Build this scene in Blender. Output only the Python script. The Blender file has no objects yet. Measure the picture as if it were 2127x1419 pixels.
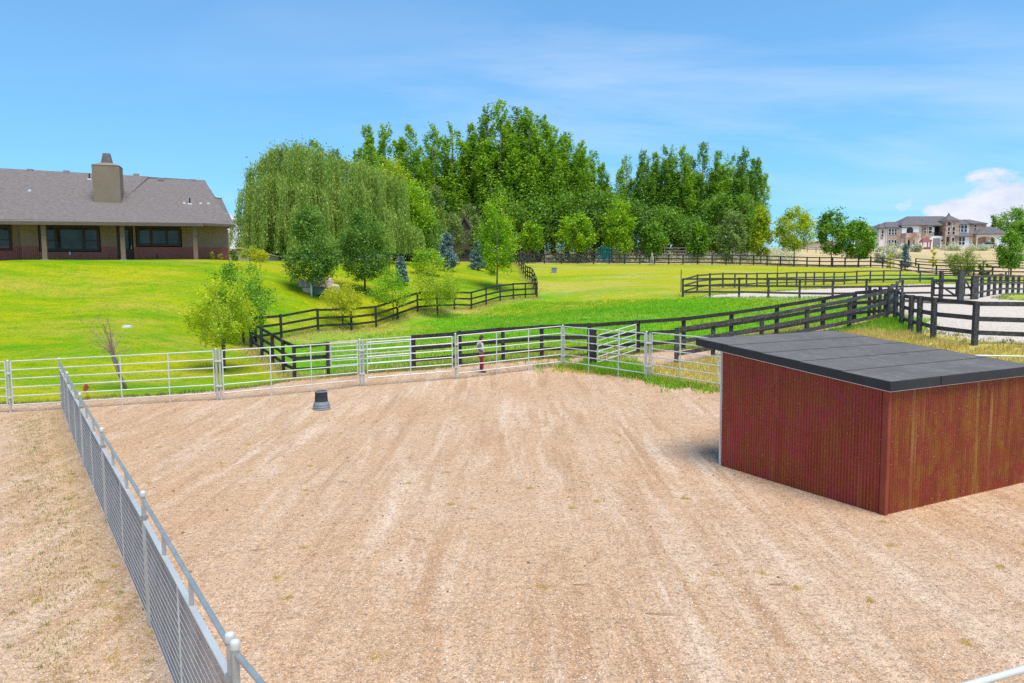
import bpy, bmesh, math, random
import numpy as np
from mathutils import Vector, Matrix
from mathutils.geometry import delaunay_2d_cdt

scene = bpy.context.scene
COL = scene.collection
PI = math.pi
rnd = random.Random(11)

# ------------------------------------------------------------------ camera
CAM_Z = 4.6
PITCH = math.radians(4.94)
ROLL = 0.007
FPX = 1550.0
F_ = Vector((0, math.cos(PITCH), -math.sin(PITCH)))
U0 = Vector((0, math.sin(PITCH), math.cos(PITCH)))
R0 = Vector((1, 0, 0))
R_ = (R0 * math.cos(ROLL) - U0 * math.sin(ROLL)).normalized()
U_ = (U0 * math.cos(ROLL) + R0 * math.sin(ROLL)).normalized()
cam_d = bpy.data.cameras.new('camera')
cam = bpy.data.objects.new('camera', cam_d)
COL.objects.link(cam)
m3 = Matrix((R_, U_, -F_)).transposed()
cam.matrix_world = Matrix.Translation((0, 0, CAM_Z)) @ m3.to_4x4()
cam_d.sensor_width = 36.0
cam_d.lens = 36.0 * FPX / 2127.0
cam_d.clip_start = 0.1
cam_d.clip_end = 5000
scene.camera = cam

# ------------------------------------------------------------------ light
SUN_EL = math.radians(69)
SUN_AZ = math.atan2(0.50, -0.80)          # from the right and behind the camera
sun_dir = Vector((math.sin(SUN_AZ) * math.cos(SUN_EL), math.cos(SUN_AZ) * math.cos(SUN_EL), math.sin(SUN_EL)))
sun_l = bpy.data.lights.new('sun', 'SUN')
sun_l.energy = 3.3
sun_l.angle = math.radians(34)
sun_l.color = (1.0, 0.92, 0.80)
sun_o = bpy.data.objects.new('sun', sun_l)
COL.objects.link(sun_o)
sun_o.rotation_euler = (-sun_dir).to_track_quat('-Z', 'Y').to_euler()
scene.view_settings.view_transform = 'Standard'
scene.view_settings.look = 'None'
scene.view_settings.exposure = 0.50
scene.view_settings.gamma = 1.0
scene.view_settings.use_curve_mapping = False
scene.cycles.max_bounces = 6
scene.cycles.transparent_max_bounces = 8
scene.cycles.use_denoising = False

# ------------------------------------------------------------------ node helpers
class NT:
    def __init__(s, nt):
        s.nt = nt
    def n(s, typ, props=None, **ins):
        nd = s.nt.nodes.new(typ)
        for k, v in (props or {}).items():
            setattr(nd, k, v)
        for k, v in ins.items():
            key = int(k[1:]) if (k[0] == 'i' and k[1:].isdigit()) else k.replace('_', ' ')
            sock = nd.inputs[key]
            if isinstance(v, bpy.types.NodeSocket):
                s.nt.links.new(v, sock)
            else:
                sock.default_value = v
        return nd
    def math(s, op, a, b=0.0, c=0.0, clamp=False):
        nd = s.n('ShaderNodeMath', {'operation': op, 'use_clamp': clamp}, i0=a, i1=b, i2=c)
        return nd.outputs[0]
    def mix(s, fac, a, b, mode='MIX'):
        nd = s.nt.nodes.new('ShaderNodeMix')
        nd.data_type = 'RGBA'; nd.blend_type = mode
        for i, v in ((0, fac), (6, a), (7, b)):
            if isinstance(v, bpy.types.NodeSocket):
                s.nt.links.new(v, nd.inputs[i])
            else:
                nd.inputs[i].default_value = v if i == 0 else (tuple(v) + (1,))[:4]
        return nd.outputs[2]
    def ramp(s, fac, stops, interp='LINEAR'):
        nd = s.nt.nodes.new('ShaderNodeValToRGB')
        cr = nd.color_ramp; cr.interpolation = interp
        while len(cr.elements) < len(stops):
            cr.elements.new(0.5)
        for e, (p, c) in zip(cr.elements, stops):
            e.position = p
            e.color = (c, c, c, 1) if isinstance(c, (int, float)) else (tuple(c) + (1,))[:4]
        s.nt.links.new(fac, nd.inputs[0])
        return nd.outputs[0]
    def noise(s, vec, scale, detail=4, rough=.55, dist=0.0):
        nd = s.n('ShaderNodeTexNoise', None, Scale=scale, Detail=detail, Roughness=rough, Distortion=dist)
        s.nt.links.new(vec, nd.inputs['Vector'])
        return nd.outputs['Fac']
    def mapping(s, vec, scale=(1, 1, 1), rot=(0, 0, 0), loc=(0, 0, 0)):
        nd = s.n('ShaderNodeMapping', None, Scale=scale, Rotation=rot, Location=loc)
        s.nt.links.new(vec, nd.inputs['Vector'])
        return nd.outputs[0]

# ------------------------------------------------------------------ sky
world = bpy.data.worlds.new('World')
scene.world = world
world.use_nodes = True
wn = world.node_tree
wn.nodes.clear()
W = NT(wn)
sky = W.n('ShaderNodeTexSky')
sky.sky_type = 'NISHITA'
sky.sun_disc = False
sky.sun_elevation = SUN_EL
sky.sun_rotation = SUN_AZ
sky.air_density = 1.0
sky.dust_density = 0.6
sky.ozone_density = 1.6
tc = W.n('ShaderNodeTexCoord').outputs['Generated']
sep = W.n('ShaderNodeSeparateXYZ'); wn.links.new(tc, sep.inputs[0])
az = W.math('ARCTAN2', sep.outputs[0], sep.outputs[1])
el = W.math('ARCSINE', sep.outputs[2])
# cirrus: thin streaks on a far, flat layer
den = W.math('ADD', W.math('MAXIMUM', sep.outputs[2], 0.0), 0.12)
cx_ = W.math('DIVIDE', sep.outputs[0], den)
cy_ = W.math('DIVIDE', sep.outputs[1], den)
cv = W.n('ShaderNodeCombineXYZ', None, X=cx_, Y=cy_, Z=0.0).outputs[0]
cm = W.mapping(cv, (0.45, 1.0, 1), (0, 0, 0.9), (3.3, 1.9, 0))
cn = W.noise(cm, 1.1, 8, .58, .5)
cn2 = W.noise(W.mapping(cv, (.28, .4, 1), (0, 0, .2), (8.3, 2.1, 0)), 1.0, 3, .5)
cirrus = W.math('MULTIPLY', W.ramp(cn, [(.42, 0.0), (.85, .55)]), W.ramp(cn2, [(.40, 0.05), (.66, 1.0)]))
# cumulus low over the horizon
cc = W.n('ShaderNodeCombineXYZ', None, X=W.math('MULTIPLY', az, 1.0), Y=W.math('MULTIPLY', el, 1.9), Z=0.0).outputs[0]
def blob(a0, e0, sa, se):
    u = W.math('DIVIDE', W.math('SUBTRACT', az, a0), sa)
    v = W.math('DIVIDE', W.math('SUBTRACT', el, e0), se)
    d = W.math('ADD', W.math('MULTIPLY', u, u), W.math('MULTIPLY', v, v))
    return W.math('SUBTRACT', 1.0, W.math('SQRT', d))
blobs = [(0.575, 0.05, .10, .058), (0.67, 0.05, .13, .062), (0.51, 0.032, .05, .035), (0.45, 0.035, .028, .022),
         (-0.345, 0.035, .05, .058), (-0.52, 0.03, .06, .03), (1.1, .05, .2, .07), (1.6, .04, .16, .06), (-1.2, .05, .22, .08), (2.4, .05, .3, .09),
         (-2.2, .05, .25, .08)]
acc = None
for b in blobs:
    v = blob(*b)
    acc = v if acc is None else W.math('MAXIMUM', acc, v)
n1 = W.noise(cc, 15.0, 7, .6)
edge = W.math('ADD', acc, W.math('MULTIPLY', W.math('SUBTRACT', n1, .5), 1.5))
cum = W.ramp(edge, [(.06, 0.0), (.24, 1.0)])
cum_shade = W.ramp(W.noise(W.mapping(cc, (1, 1, 1), (0, 0, 0), (.3, .4, 0)), 22.0, 5, .6), [(.3, (5.2, 5.8, 7.2)), (.7, (7.1, 7.3, 8.0))])
haze_f = W.ramp(el, [(0.0, .45), (.2, .30), (.7, .06)])
skyc = W.mix(1.0, sky.outputs[0], (0.42, 1.13, 1.52), 'MULTIPLY')
skyc = W.mix(haze_f, skyc, (3.7, 5.6, 7.9))
skyc = W.mix(cirrus, skyc, (7.4, 7.7, 8.4))
skyc = W.mix(cum, skyc, cum_shade)
bg = W.n('ShaderNodeBackground', None, Color=skyc, Strength=0.092)
wo = W.n('ShaderNodeOutputWorld')
wn.links.new(bg.outputs[0], wo.inputs[0])

# ------------------------------------------------------------------ pixel -> world geometry
def ray(px, py):
    return (F_ + R_ * ((px - 1063.5) / FPX) - U_ * ((py - 709.5) / FPX))
def at(px, py, Y):
    d = ray(px, py)
    t = Y / d.y
    return Vector((d.x * t, Y, CAM_Z + d.z * t))

# ------------------------------------------------------------------ terrain height (thin plate through surveyed points)
C = []
for x in (-30, -18, -9, 0, 9, 18, 30):
    for y in (-25, -8, 4, 12, 18):
        C.append((x, y, 0.0))
C += [(-4, 22, 0.02), (4, 22, .05), (9.8, 21.8, .45), (13.2, 20.9, .45), (20, 19.5, .5), (-15, 24, .02), (24, 20, .8)]
def c(px, py, Y):
    p = at(px, py, Y); C.append(tuple(p))
for a in [(3, 857, 25.9), (445, 831, 27.0), (745, 803, 30.2), (944, 787, 31.2), (1170, 765, 33.0), (1345, 788, 28.9),
          (998, 773, 32.3), (856, 767, 33.4), (1124, 743, 34.2), (1326, 733, 34.8), (1422, 725, 36.4), (1777, 666, 40.0),
          (1407, 754, 32.0), (1768, 686, 36.0), (1863, 667, 36.4), (1896, 689, 31.4), (1944, 702, 28.0), (2031, 714, 26.0),
          (2127, 716, 25.6), (2300, 735, 25), (1500, 811, 26.2), (1419, 617, 61.6), (1536, 619.5, 59), (1662, 622, 57.5), (1801, 623, 56), (1938, 621, 55),
          (2026, 621, 53), (2117, 612, 58), (2300, 620, 56), (1615, 602, 75), (1755, 593, 85), (1870, 587, 92), (1995, 588, 91), (2127, 590, 88),
          (1960, 650, 42), (2127, 650, 40),
          (1096, 548, 118), (1250, 549, 118), (1389, 550, 118), (1537, 551.5, 117), (1649, 554, 118), (1755, 556, 118), (1833, 556.4, 118), (1908, 569, 118),
          (2023, 574, 117), (2127, 578, 116), (1974, 557, 138), (2110, 557, 138),
          (1250, 602, 72), (1250, 650, 51), (1250, 692, 42), (1250, 575, 92), (1600, 575, 92), (1500, 650, 50), (1050, 680, 46),
          (580, 705, 45), (779, 681, 52), (978, 645, 61.6), (1115, 622, 72), (1090, 580, 90), (1070, 548, 112), (516, 724, 41), (582, 779, 34), (605, 790, 32.5), (676, 783, 33),
          (0, 840, 27.2), (230, 811, 29.3), (470, 771, 33), (100, 700, 38), (320, 700, 38), (100, 620, 47), (320, 620, 47), (100, 560, 52.5), (300, 560, 54),
          (30, 541.5, 55), (240, 541.5, 57), (470, 541.5, 60), (30, 541, 59.5), (240, 541, 61), (470, 541, 64), (580, 600, 53), (600, 562, 61), (600, 545, 70), (760, 610, 58), (760, 550, 76), (655, 613, 54),
          (900, 603, 67), (929, 563, 80), (993, 565, 83), (1032, 603, 72), (900, 545, 95), (1010, 548, 105),
          (1100, 529, 150), (1400, 529, 150), (1700, 531, 150), (1700, 517, 185), (1950, 517, 228), (1850, 516, 228), (2080, 516, 228), (1950, 540, 165), (2110, 532, 170)]:
    c(*a)
C += [(-48, 62, 6.3), (-60, 45, 3.6), (-50, 30, .6), (-30, 80, 6.4), (-60, 90, 6.6), (-30, 120, 7.0), (-100, 60, 6), (-100, 150, 7.5), (0, 160, 9.5), (-100, 0, 0), (100, 0, 0), (60, 30, 2.5), (100, 60, 3.5),
      (0, -80, 0), (-100, -80, 0), (100, -80, 0), (60, 200, 11.5), (120, 150, 8), (200, 230, 13.5), (100, 300, 14.5), (200, 420, 16), (0, 420, 13), (-200, 420, 9), (-200, 200, 8), (-200, 0, 1), (250, 0, 3), (250, 150, 8)]
Cn = np.array(C, float)
def _phi(r2):
    return 0.5 * r2 * np.log(r2 + 1e-9)
def _warp(x, y):
    return x / 10.0, y / 10.0
wx, wy = _warp(Cn[:, 0], Cn[:, 1])
n = len(Cn)
K = _phi((wx[:, None] - wx) ** 2 + (wy[:, None] - wy) ** 2) + np.eye(n) * 0.012
Pm = np.stack([np.ones(n), wx, wy], 1)
A = np.zeros((n + 3, n + 3)); A[:n, :n] = K; A[:n, n:] = Pm; A[n:, :n] = Pm.T
sol = np.linalg.solve(A, np.concatenate([Cn[:, 2], np.zeros(3)]))
def HN(x, y):
    x = np.atleast_1d(np.asarray(x, float)); y = np.atleast_1d(np.asarray(y, float))
    xc = np.clip(x, -190, 240); yc = np.clip(y, -70, 410)
    ax, ay = _warp(xc, yc)
    out = np.empty(len(x))
    for s in range(0, len(x), 20000):
        e = slice(s, s + 20000)
        out[e] = _phi((ax[e, None] - wx) ** 2 + (ay[e, None] - wy) ** 2) @ sol[:n] + sol[n] + sol[n + 1] * ax[e] + sol[n + 2] * ay[e]
    flat = np.clip((y - 19.5) / 3.0, 0, 1) + np.clip((np.abs(x) - 13.5) / 5.0, 0, 1)
    flat = np.clip(flat, 0, 1)
    return out * flat + (1 - flat) * np.clip(out, -.03, .12) * np.clip((y - 10) / 10, 0, 1)
def H(x, y):
    return float(HN([x], [y])[0])
_YS = np.concatenate([np.arange(3, 60, .15), np.arange(60, 300, .5)])
def ground(px, py):
    """the point of the terrain seen at a pixel"""
    d = ray(px, py)
    X = _YS * d.x / d.y; Z = CAM_Z + _YS * d.z / d.y
    below = Z < HN(X, _YS)
    i = int(np.argmax(below))
    if not below[i]:
        i = len(_YS) - 1
    a, b = _YS[max(i - 1, 0)], _YS[i]
    for _ in range(12):
        m_ = (a + b) / 2
        if CAM_Z + m_ * d.z / d.y < H(m_ * d.x / d.y, m_): b = m_
        else: a = m_
    m_ = (a + b) / 2
    return Vector((m_ * d.x / d.y, m_, H(m_ * d.x / d.y, m_)))
def gxy(px, Y):
    """terrain point at distance Y in the direction of the pixel column"""
    d = ray(px, 560)
    x = Y * d.x / d.y
    return Vector((x, Y, H(x, Y)))
def top_at(px, py, Y):
    return at(px, py, Y).z

# ------------------------------------------------------------------ object helpers
def tag(o, label=None, cat=None, group=None, kind=None):
    if label: o['label'] = label
    if cat: o['category'] = cat
    if group: o['group'] = group
    if kind: o['kind'] = kind
    return o
def thing(name, label, cat, loc=(0, 0, 0), rz=0.0, group=None):
    o = bpy.data.objects.new(name, None)
    o.empty_display_size = .2
    COL.objects.link(o)
    o.location = loc; o.rotation_euler = (0, 0, rz)
    return tag(o, label, cat, group)
def link(name, me, parent=None, mat=None):
    o = bpy.data.objects.new(name, me)
    COL.objects.link(o)
    if mat is not None and len(me.materials) == 0:
        me.materials.append(mat)
    if parent is not None: o.parent = parent
    return o
def copy_tree(o, parent=None):
    c_ = o.copy(); COL.objects.link(c_)
    if parent is not None: c_.parent = parent
    for ch in list(o.children): copy_tree(ch, c_)
    return c_
def np_mesh(name, verts, faces_n, nper, smooth=False, idx=None):
    """verts (M,3); faces of nper corners each, consecutive vertices unless idx is given"""
    me = bpy.data.meshes.new(name)
    M = len(verts)
    me.vertices.add(M)
    me.vertices.foreach_set('co', np.ascontiguousarray(verts, dtype=np.float32).ravel())
    if idx is None: idx = np.arange(M, dtype=np.int32)
    me.loops.add(len(idx))
    me.loops.foreach_set('vertex_index', np.ascontiguousarray(idx, dtype=np.int32))
    nf = len(idx) // nper
    me.polygons.add(nf)
    me.polygons.foreach_set('loop_start', np.arange(0, nf * nper, nper, dtype=np.int32))
    me.polygons.foreach_set('loop_total', np.full(nf, nper, dtype=np.int32))
    me.update(calc_edges=True)
    if smooth:
        me.polygons.foreach_set('use_smooth', np.ones(nf, dtype=bool))
    return me
class MB:
    def __init__(s): s.v = []; s.f = []
    def add(s, vs, fs):
        b = len(s.v); s.v += [tuple(v) for v in vs]; s.f += [tuple(b + i for i in f) for f in fs]; return s
    def box(s, x0, x1, y0, y1, z0, z1):
        return s.add([(x0, y0, z0), (x1, y0, z0), (x1, y1, z0), (x0, y1, z0), (x0, y0, z1), (x1, y0, z1), (x1, y1, z1), (x0, y1, z1)],
                     [(0, 3, 2, 1), (4, 5, 6, 7), (0, 1, 5, 4), (1, 2, 6, 5), (2, 3, 7, 6), (3, 0, 4, 7)])
    def tube(s, pts, rad, seg=8, cap=True):
        pts = [Vector(p) for p in pts]
        rad = rad if hasattr(rad, '__len__') else [rad] * len(pts)
        vs = []; up = None
        for i, p in enumerate(pts):
            t = (pts[min(i + 1, len(pts) - 1)] - pts[max(i - 1, 0)]).normalized()
            if up is None: up = t.orthogonal().normalized()
            up = (up - t * up.dot(t)).normalized(); w = t.cross(up)
            for k in range(seg):
                a = 2 * PI * k / seg
                vs.append(p + (up * math.cos(a) + w * math.sin(a)) * rad[i])
        fs = []
        for i in range(len(pts) - 1):
            for k in range(seg):
                a = i * seg + k; b = i * seg + (k + 1) % seg
                fs.append((a, b, b + seg, a + seg))
        if cap:
            fs.append(tuple(range(seg))[::-1]); fs.append(tuple(range((len(pts) - 1) * seg, len(pts) * seg)))
        return s.add(vs, fs)
    def lathe(s, prof, seg=24):
        vs = []; fs = []
        for r, z in prof:
            for k in range(seg):
                a = 2 * PI * k / seg; vs.append((r * math.cos(a), r * math.sin(a), z))
        for i in range(len(prof) - 1):
            for k in range(seg):
                a = i * seg + k; b = i * seg + (k + 1) % seg
                fs.append((a, b, b + seg, a + seg))
        return s.add(vs, fs)
    def poly(s, pts):
        return s.add(pts, [tuple(range(len(pts)))])
    def prism(s, poly2, y0, y1):
        """outline in x,z extruded along y"""
        n_ = len(poly2)
        vs = [(x, y0, z) for x, z in poly2] + [(x, y1, z) for x, z in poly2]
        fs = [tuple(range(n_)), tuple(range(2 * n_ - 1, n_ - 1, -1))] + [(i, i + n_, (i + 1) % n_ + n_, (i + 1) % n_) for i in range(n_)]
        return s.add(vs, fs)
    def mesh(s, name, mat=None, smooth=False):
        me = bpy.data.meshes.new(name); me.from_pydata(s.v, [], s.f); me.update()
        bm = bmesh.new(); bm.from_mesh(me); bmesh.ops.recalc_face_normals(bm, faces=bm.faces); bm.to_mesh(me); bm.free()
        if smooth:
            for p in me.polygons: p.use_smooth = True
        if mat: me.materials.append(mat)
        return me
    def build(s, name, mat, parent=None, smooth=False):
        return link(name, s.mesh(name, mat, smooth), parent)

# ------------------------------------------------------------------ materials
MAT = {}
def newmat(name):
    m = bpy.data.materials.new(name); m.use_nodes = True; m.node_tree.nodes.clear()
    MAT[name] = m
    return m, NT(m.node_tree)
def finish(t, color, rough=.8, metal=0.0, normal=None, spec=.3, **kw):
    p = t.n('ShaderNodeBsdfPrincipled', None, Roughness=rough, Metallic=metal)
    p.inputs['Specular IOR Level'].default_value = spec
    if isinstance(color, bpy.types.NodeSocket): t.nt.links.new(color, p.inputs['Base Color'])
    else: p.inputs['Base Color'].default_value = (tuple(color) + (1,))[:4]
    if normal is not None: t.nt.links.new(normal, p.inputs['Normal'])
    for k, v in kw.items(): p.inputs[k].default_value = v
    o = t.n('ShaderNodeOutputMaterial'); t.nt.links.new(p.outputs[0], o.inputs[0])
    return p
def simple(name, c1, c2=None, scale=3.0, stretch=(1, 1, 1), rough=.7, metal=0.0, bump=0.0, bscale=None, coord='Object', spec=.3, lo=.35, hi=.65, c3=None):
    m, t = newmat(name)
    v = t.n('ShaderNodeTexCoord').outputs['Object'] if coord == 'Object' else t.n('ShaderNodeNewGeometry').outputs['Position']
    v = t.mapping(v, stretch)
    f = t.noise(v, scale, 6, .6)
    col = t.mix(t.ramp(f, [(lo, 0.0), (hi, 1.0)]), c1, c2 or c1)
    if c3:
        f3 = t.noise(v, scale * 5.3, 4, .65)
        col = t.mix(t.ramp(f3, [(.52, 0.0), (.68, .8)]), col, c3)
    nrm = None
    if bump:
        nb = t.noise(v, bscale or scale * 4, 5, .65)
        nrm = t.n('ShaderNodeBump', None, Strength=bump, Distance=.02, Height=nb).outputs[0]
    finish(t, col, rough, metal, nrm, spec)
    return m
def leafmat(name, cols, trans=.35, nscale=.35):
    """cols: dark, mid, light leaf colours, varied leaf by leaf and branch by branch"""
    m, t = newmat(name)
    isl = t.n('ShaderNodeNewGeometry').outputs['Random Per Island']
    pos = t.n('ShaderNodeNewGeometry').outputs['Position']
    big = t.noise(pos, nscale, 3, .6)
    f = t.math('ADD', t.math('MULTIPLY', isl, .55), t.math('MULTIPLY', big, .65), clamp=True)
    col = t.ramp(f, [(.18, cols[0]), (.52, cols[1]), (.86, cols[2])])
    d = t.n('ShaderNodeBsdfDiffuse', None, Color=col)
    tr = t.n('ShaderNodeBsdfTranslucent', None, Color=t.mix(1.0, col, (1.15, 1.2, .6), 'MULTIPLY'))
    g = t.n('ShaderNodeBsdfGlossy', None, Roughness=.5)
    g.inputs['Color'].default_value = (.9, 1, .9, 1)
    mx = t.n('ShaderNodeMixShader', None, Fac=trans)
    t.nt.links.new(d.outputs[0], mx.inputs[1]); t.nt.links.new(tr.outputs[0], mx.inputs[2])
    mx2 = t.n('ShaderNodeMixShader', None, Fac=.03)
    t.nt.links.new(mx.outputs[0], mx2.inputs[1]); t.nt.links.new(g.outputs[0], mx2.inputs[2])
    o = t.n('ShaderNodeOutputMaterial'); t.nt.links.new(mx2.outputs[0], o.inputs[0])
    return m

def gravel_mat(name, base, warm, pale, dark, tracks=True, grain=55.0):
    m, t = newmat(name)
    pos = t.n('ShaderNodeNewGeometry').outputs['Position']
    big = t.noise(pos, .16, 5, .6, .4)
    col = t.mix(t.ramp(big, [(.36, 0.0), (.64, 1.0)]), base, warm)
    if tracks:
        st = t.noise(t.mapping(pos, (1.5, .17, 1), (0, 0, -.50)), .85, 9, .68, .5)
        col = t.mix(t.ramp(st, [(.49, 0.0), (.66, .75)]), col, pale)
        st2 = t.noise(t.mapping(pos, (2.1, .15, 1), (0, 0, -.46), (5, 2, 0)), 1.0, 9, .72, .6)
        col = t.mix(t.ramp(st2, [(.50, 0.0), (.64, .8)]), col, (warm[0] * .74, warm[1] * .66, warm[2] * .58))
    med = t.noise(pos, 2.6, 6, .7, .6)
    col = t.mix(t.ramp(med, [(.50, 0.0), (.74, .55)]), col, tuple(x * .66 for x in warm))
    vo = t.n('ShaderNodeTexVoronoi', None, Scale=grain); t.nt.links.new(pos, vo.inputs['Vector'])
    cell = t.n('ShaderNodeSeparateColor'); t.nt.links.new(vo.outputs['Color'], cell.inputs[0])
    col = t.mix(t.ramp(cell.outputs[0], [(.0, 0.75), (.22, 0.0)]), col, dark)
    col = t.mix(t.ramp(cell.outputs[1], [(.80, 0.0), (1.0, .9)]), col, pale)
    fine = t.noise(pos, 11.0, 4, .75)
    col = t.mix(t.ramp(fine, [(.36, .8), (.50, 0.0)]), col, tuple(x * .42 for x in base))
    vf = t.noise(pos, 38.0, 3, .8)
    col = t.mix(t.ramp(vf, [(.34, .6), (.45, 0.0)]), col, dark)
    col = t.mix(t.ramp(vf, [(.56, 0.0), (.66, .7)]), col, pale)
    b1 = t.n('ShaderNodeBump', None, Strength=.55, Distance=.02, Height=vo.outputs['Distance']).outputs[0]
    b2 = t.n('ShaderNodeBump', None, Strength=.9, Distance=.09, Height=med, Normal=b1).outputs[0]
    finish(t, col, .92, 0, b2, .15)
    return m
gravel_mat('yard_gravel', (.635, .42, .268), (.59, .35, .178), (.82, .64, .485), (.25, .145, .09))
gravel_mat('lane_gravel', (.62, .455, .375), (.56, .40, .31), (.74, .60, .53), (.27, .18, .15), tracks=False)
gravel_mat('arena_sand', (.68, .585, .49), (.62, .52, .42), (.76, .68, .60), (.36, .28, .22), tracks=False, grain=20)

def grass_mat(name, g1, g2, yellow, straw, yel_lo, yel_hi, straw_lo, straw_hi, stretch, scale, off=(0, 0, 0), blade=True):
    m, t = newmat(name)
    pos = t.n('ShaderNodeNewGeometry').outputs['Position']
    v = t.mapping(pos, stretch, (0, 0, .08), off)
    a = t.noise(v, scale, 6, .62, .3)
    if name == 'meadow_grass':   # the higher ground of the pasture is drier than the swale
        sy = t.n('ShaderNodeSeparateXYZ'); t.nt.links.new(pos, sy.inputs[0])
        a = t.math('ADD', a, t.math('SUBTRACT', t.math('MULTIPLY', t.math('DIVIDE', t.math('SUBTRACT', sy.outputs[1], 44.0), 45.0, clamp=True), .17), .07))
    b = t.noise(v, scale * 3.1, 6, .65, .3)
    col = t.mix(t.ramp(b, [(.32, 0.0), (.68, 1.0)]), g1, g2)
    col = t.mix(t.ramp(a, [(yel_lo, 0.0), (yel_hi, 1.0)]), col, yellow)
    c3 = t.noise(t.mapping(pos, stretch, (0, 0, .0), (7, 3, 0)), scale * 1.7, 7, .68, .4)
    col = t.mix(t.ramp(c3, [(straw_lo, 0.0), (straw_hi, .85)]), col, straw)
    fine = t.noise(pos, 9.0, 5, .75)
    mid_ = t.noise(t.mapping(pos, (.8, 1.6, 1), (0, 0, .1)), 1.6, 6, .72, .4)
    col = t.mix(t.ramp(mid_, [(.36, .5), (.52, 0.0)]), col, g1)
    col = t.mix(t.ramp(mid_, [(.54, .0), (.72, .55)]), col, yellow)
    col = t.mix(t.ramp(fine, [(.32, .75), (.54, 0.0)]), col, tuple(x * .45 for x in g1))
    bp = t.n('ShaderNodeBump', None, Strength=.7, Distance=.08, Height=fine).outputs[0]
    finish(t, col, .95, 0, bp, .08)
    return m
grass_mat('lawn_grass', (.09, .27, .003), (.20, .37, .004), (.41, .41, .006), (.50, .38, .055), .40, .58, .49, .70, (.35, 1.2, 1), .20)
grass_mat('meadow_grass', (.10, .31, .006), (.18, .42, .008), (.46, .42, .02), (.58, .45, .15), .44, .58, .48, .68, (.45, .9, 1), .085, (3.2, 0.6, 0))
grass_mat('verge_grass', (.30, .34, .03), (.44, .38, .06), (.60, .46, .12), (.70, .52, .20), .38, .55, .45, .65, (1, 1, 1), .5)
grass_mat('dry_grass', (.44, .36, .16), (.58, .44, .22), (.66, .47, .25), (.68, .56, .38), .40, .60, .45, .70, (.5, 1.5, 1), .07)

simple('black_wood', (.018, .020, .020), (.045, .043, .040), 2.2, (1, 1, 1), .75, bump=.4, bscale=30, coord='World', c3=(.10, .095, .085))
simple('grey_wood', (.045, .042, .042), (.09, .085, .08), 2.4, (1, 1, 1), .85, bump=.4, bscale=30, coord='World', c3=(.22, .20, .19))
simple('white_pipe', (.72, .73, .69), (.60, .61, .57), 1.5, rough=.35, metal=.15, coord='World', spec=.5)
simple('galvanized', (.33, .36, .37), (.43, .46, .46), 4.0, rough=.38, metal=.55, coord='World', spec=.5)
simple('wire', (.22, .225, .24), (.32, .325, .34), 3.0, rough=.4, metal=.4, coord='World')
simple('zinc_post', (.60, .60, .57), (.46, .46, .44), 3.0, rough=.45, metal=.35, coord='World')
simple('asphalt_roll', (.115, .104, .10), (.145, .132, .126), .9, rough=.95, bump=.5, bscale=90, coord='World', c3=(.19, .175, .165))
simple('fascia_metal', (.026, .031, .036), (.036, .041, .046), 2.0, rough=.5, metal=.2, coord='World')
simple('white_trim', (.70, .70, .70), rough=.5)
simple('rust_trim', (.24, .045, .025), (.30, .07, .035), 3, rough=.75, coord='World')
simple('shingles', (.13, .108, .098), (.20, .170, .155), 4.0, (1, 1, 2.2), .9, bump=.5, bscale=9, coord='World', c3=(.25, .22, .22))
simple('stucco', (.30, .205, .152), (.345, .24, .18), 1.4, rough=.95, bump=.3, bscale=40, coord='World', c3=(.25, .17, .125))
simple('chimney_stucco', (.24, .185, .13), (.27, .21, .15), 1.2, rough=.95, bump=.3, bscale=40, coord='World')
simple('brown_frame', (.055, .035, .028), (.07, .045, .035), 3, rough=.6)
simple('brown_trim', (.13, .095, .075), (.16, .115, .09), 3, rough=.7)
simple('post_wood', (.20, .13, .09), (.26, .17, .12), 3, rough=.8)
simple('bark', (.13, .10, .07), (.22, .17, .12), 5.0, (1, 1, .3), .95, bump=.6, bscale=20)
simple('pale_bark', (.34, .30, .25), (.20, .17, .13), 3.0, (1, 1, .4), .95)
simple('boulder', (.62, .40, .32), (.80, .62, .53), 3.0, rough=.9, bump=.6, bscale=8, coord='World', c3=(.28, .16, .12))
simple('utility_green', (.10, .14, .11), (.13, .17, .13), 4, rough=.6)
simple('plastic_grey', (.20, .22, .24), (.27, .29, .31), 3, rough=.6)
simple('plastic_dark', (.035, .038, .036), (.05, .055, .05), 3, rough=.6)
simple('rusty_ornament', (.30, .05, .02), (.42, .11, .05), 14, rough=.8)
simple('white_stucco', (.86, .84, .84), (.80, .78, .78), .3, rough=.9, coord='World')
simple('pink_stucco', (.84, .74, .72), (.80, .70, .67), .3, rough=.9, coord='World')
simple('house_stone', (.34, .20, .14), (.66, .48, .38), 1.1, rough=.95, bump=.5, bscale=3, coord='World', c3=(.22, .13, .10))
simple('slate_roof', (.115, .10, .105), (.155, .14, .145), 1.0, rough=.9, coord='World', c3=(.19, .17, .17))
simple('dark_iron', (.03, .03, .03), rough=.6)
simple('garage_grey', (.24, .23, .23), (.28, .27, .27), 2, rough=.7)
simple('red_roof', (.22, .07, .07), (.28, .10, .09), 3, rough=.8)
simple('teal_canvas', (.02, .50, .66), (.03, .60, .76), 2, rough=.8)
simple('old_boards', (.22, .17, .13), (.36, .29, .23), 2, rough=.9, coord='World')
simple('beige_siding', (.56, .48, .38), (.50, .43, .34), 1, rough=.9)
simple('white_paint', (.74, .74, .74), rough=.5)
simple('car_silver', (.52, .54, .55), rough=.25, metal=.6)
simple('tyre_rubber', (.02, .02, .02), rough=.9)
simple('skin', (.50, .28, .20), rough=.6)
simple('red_cloth', (.36, .035, .055), (.28, .025, .045), 8, rough=.9)
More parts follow.
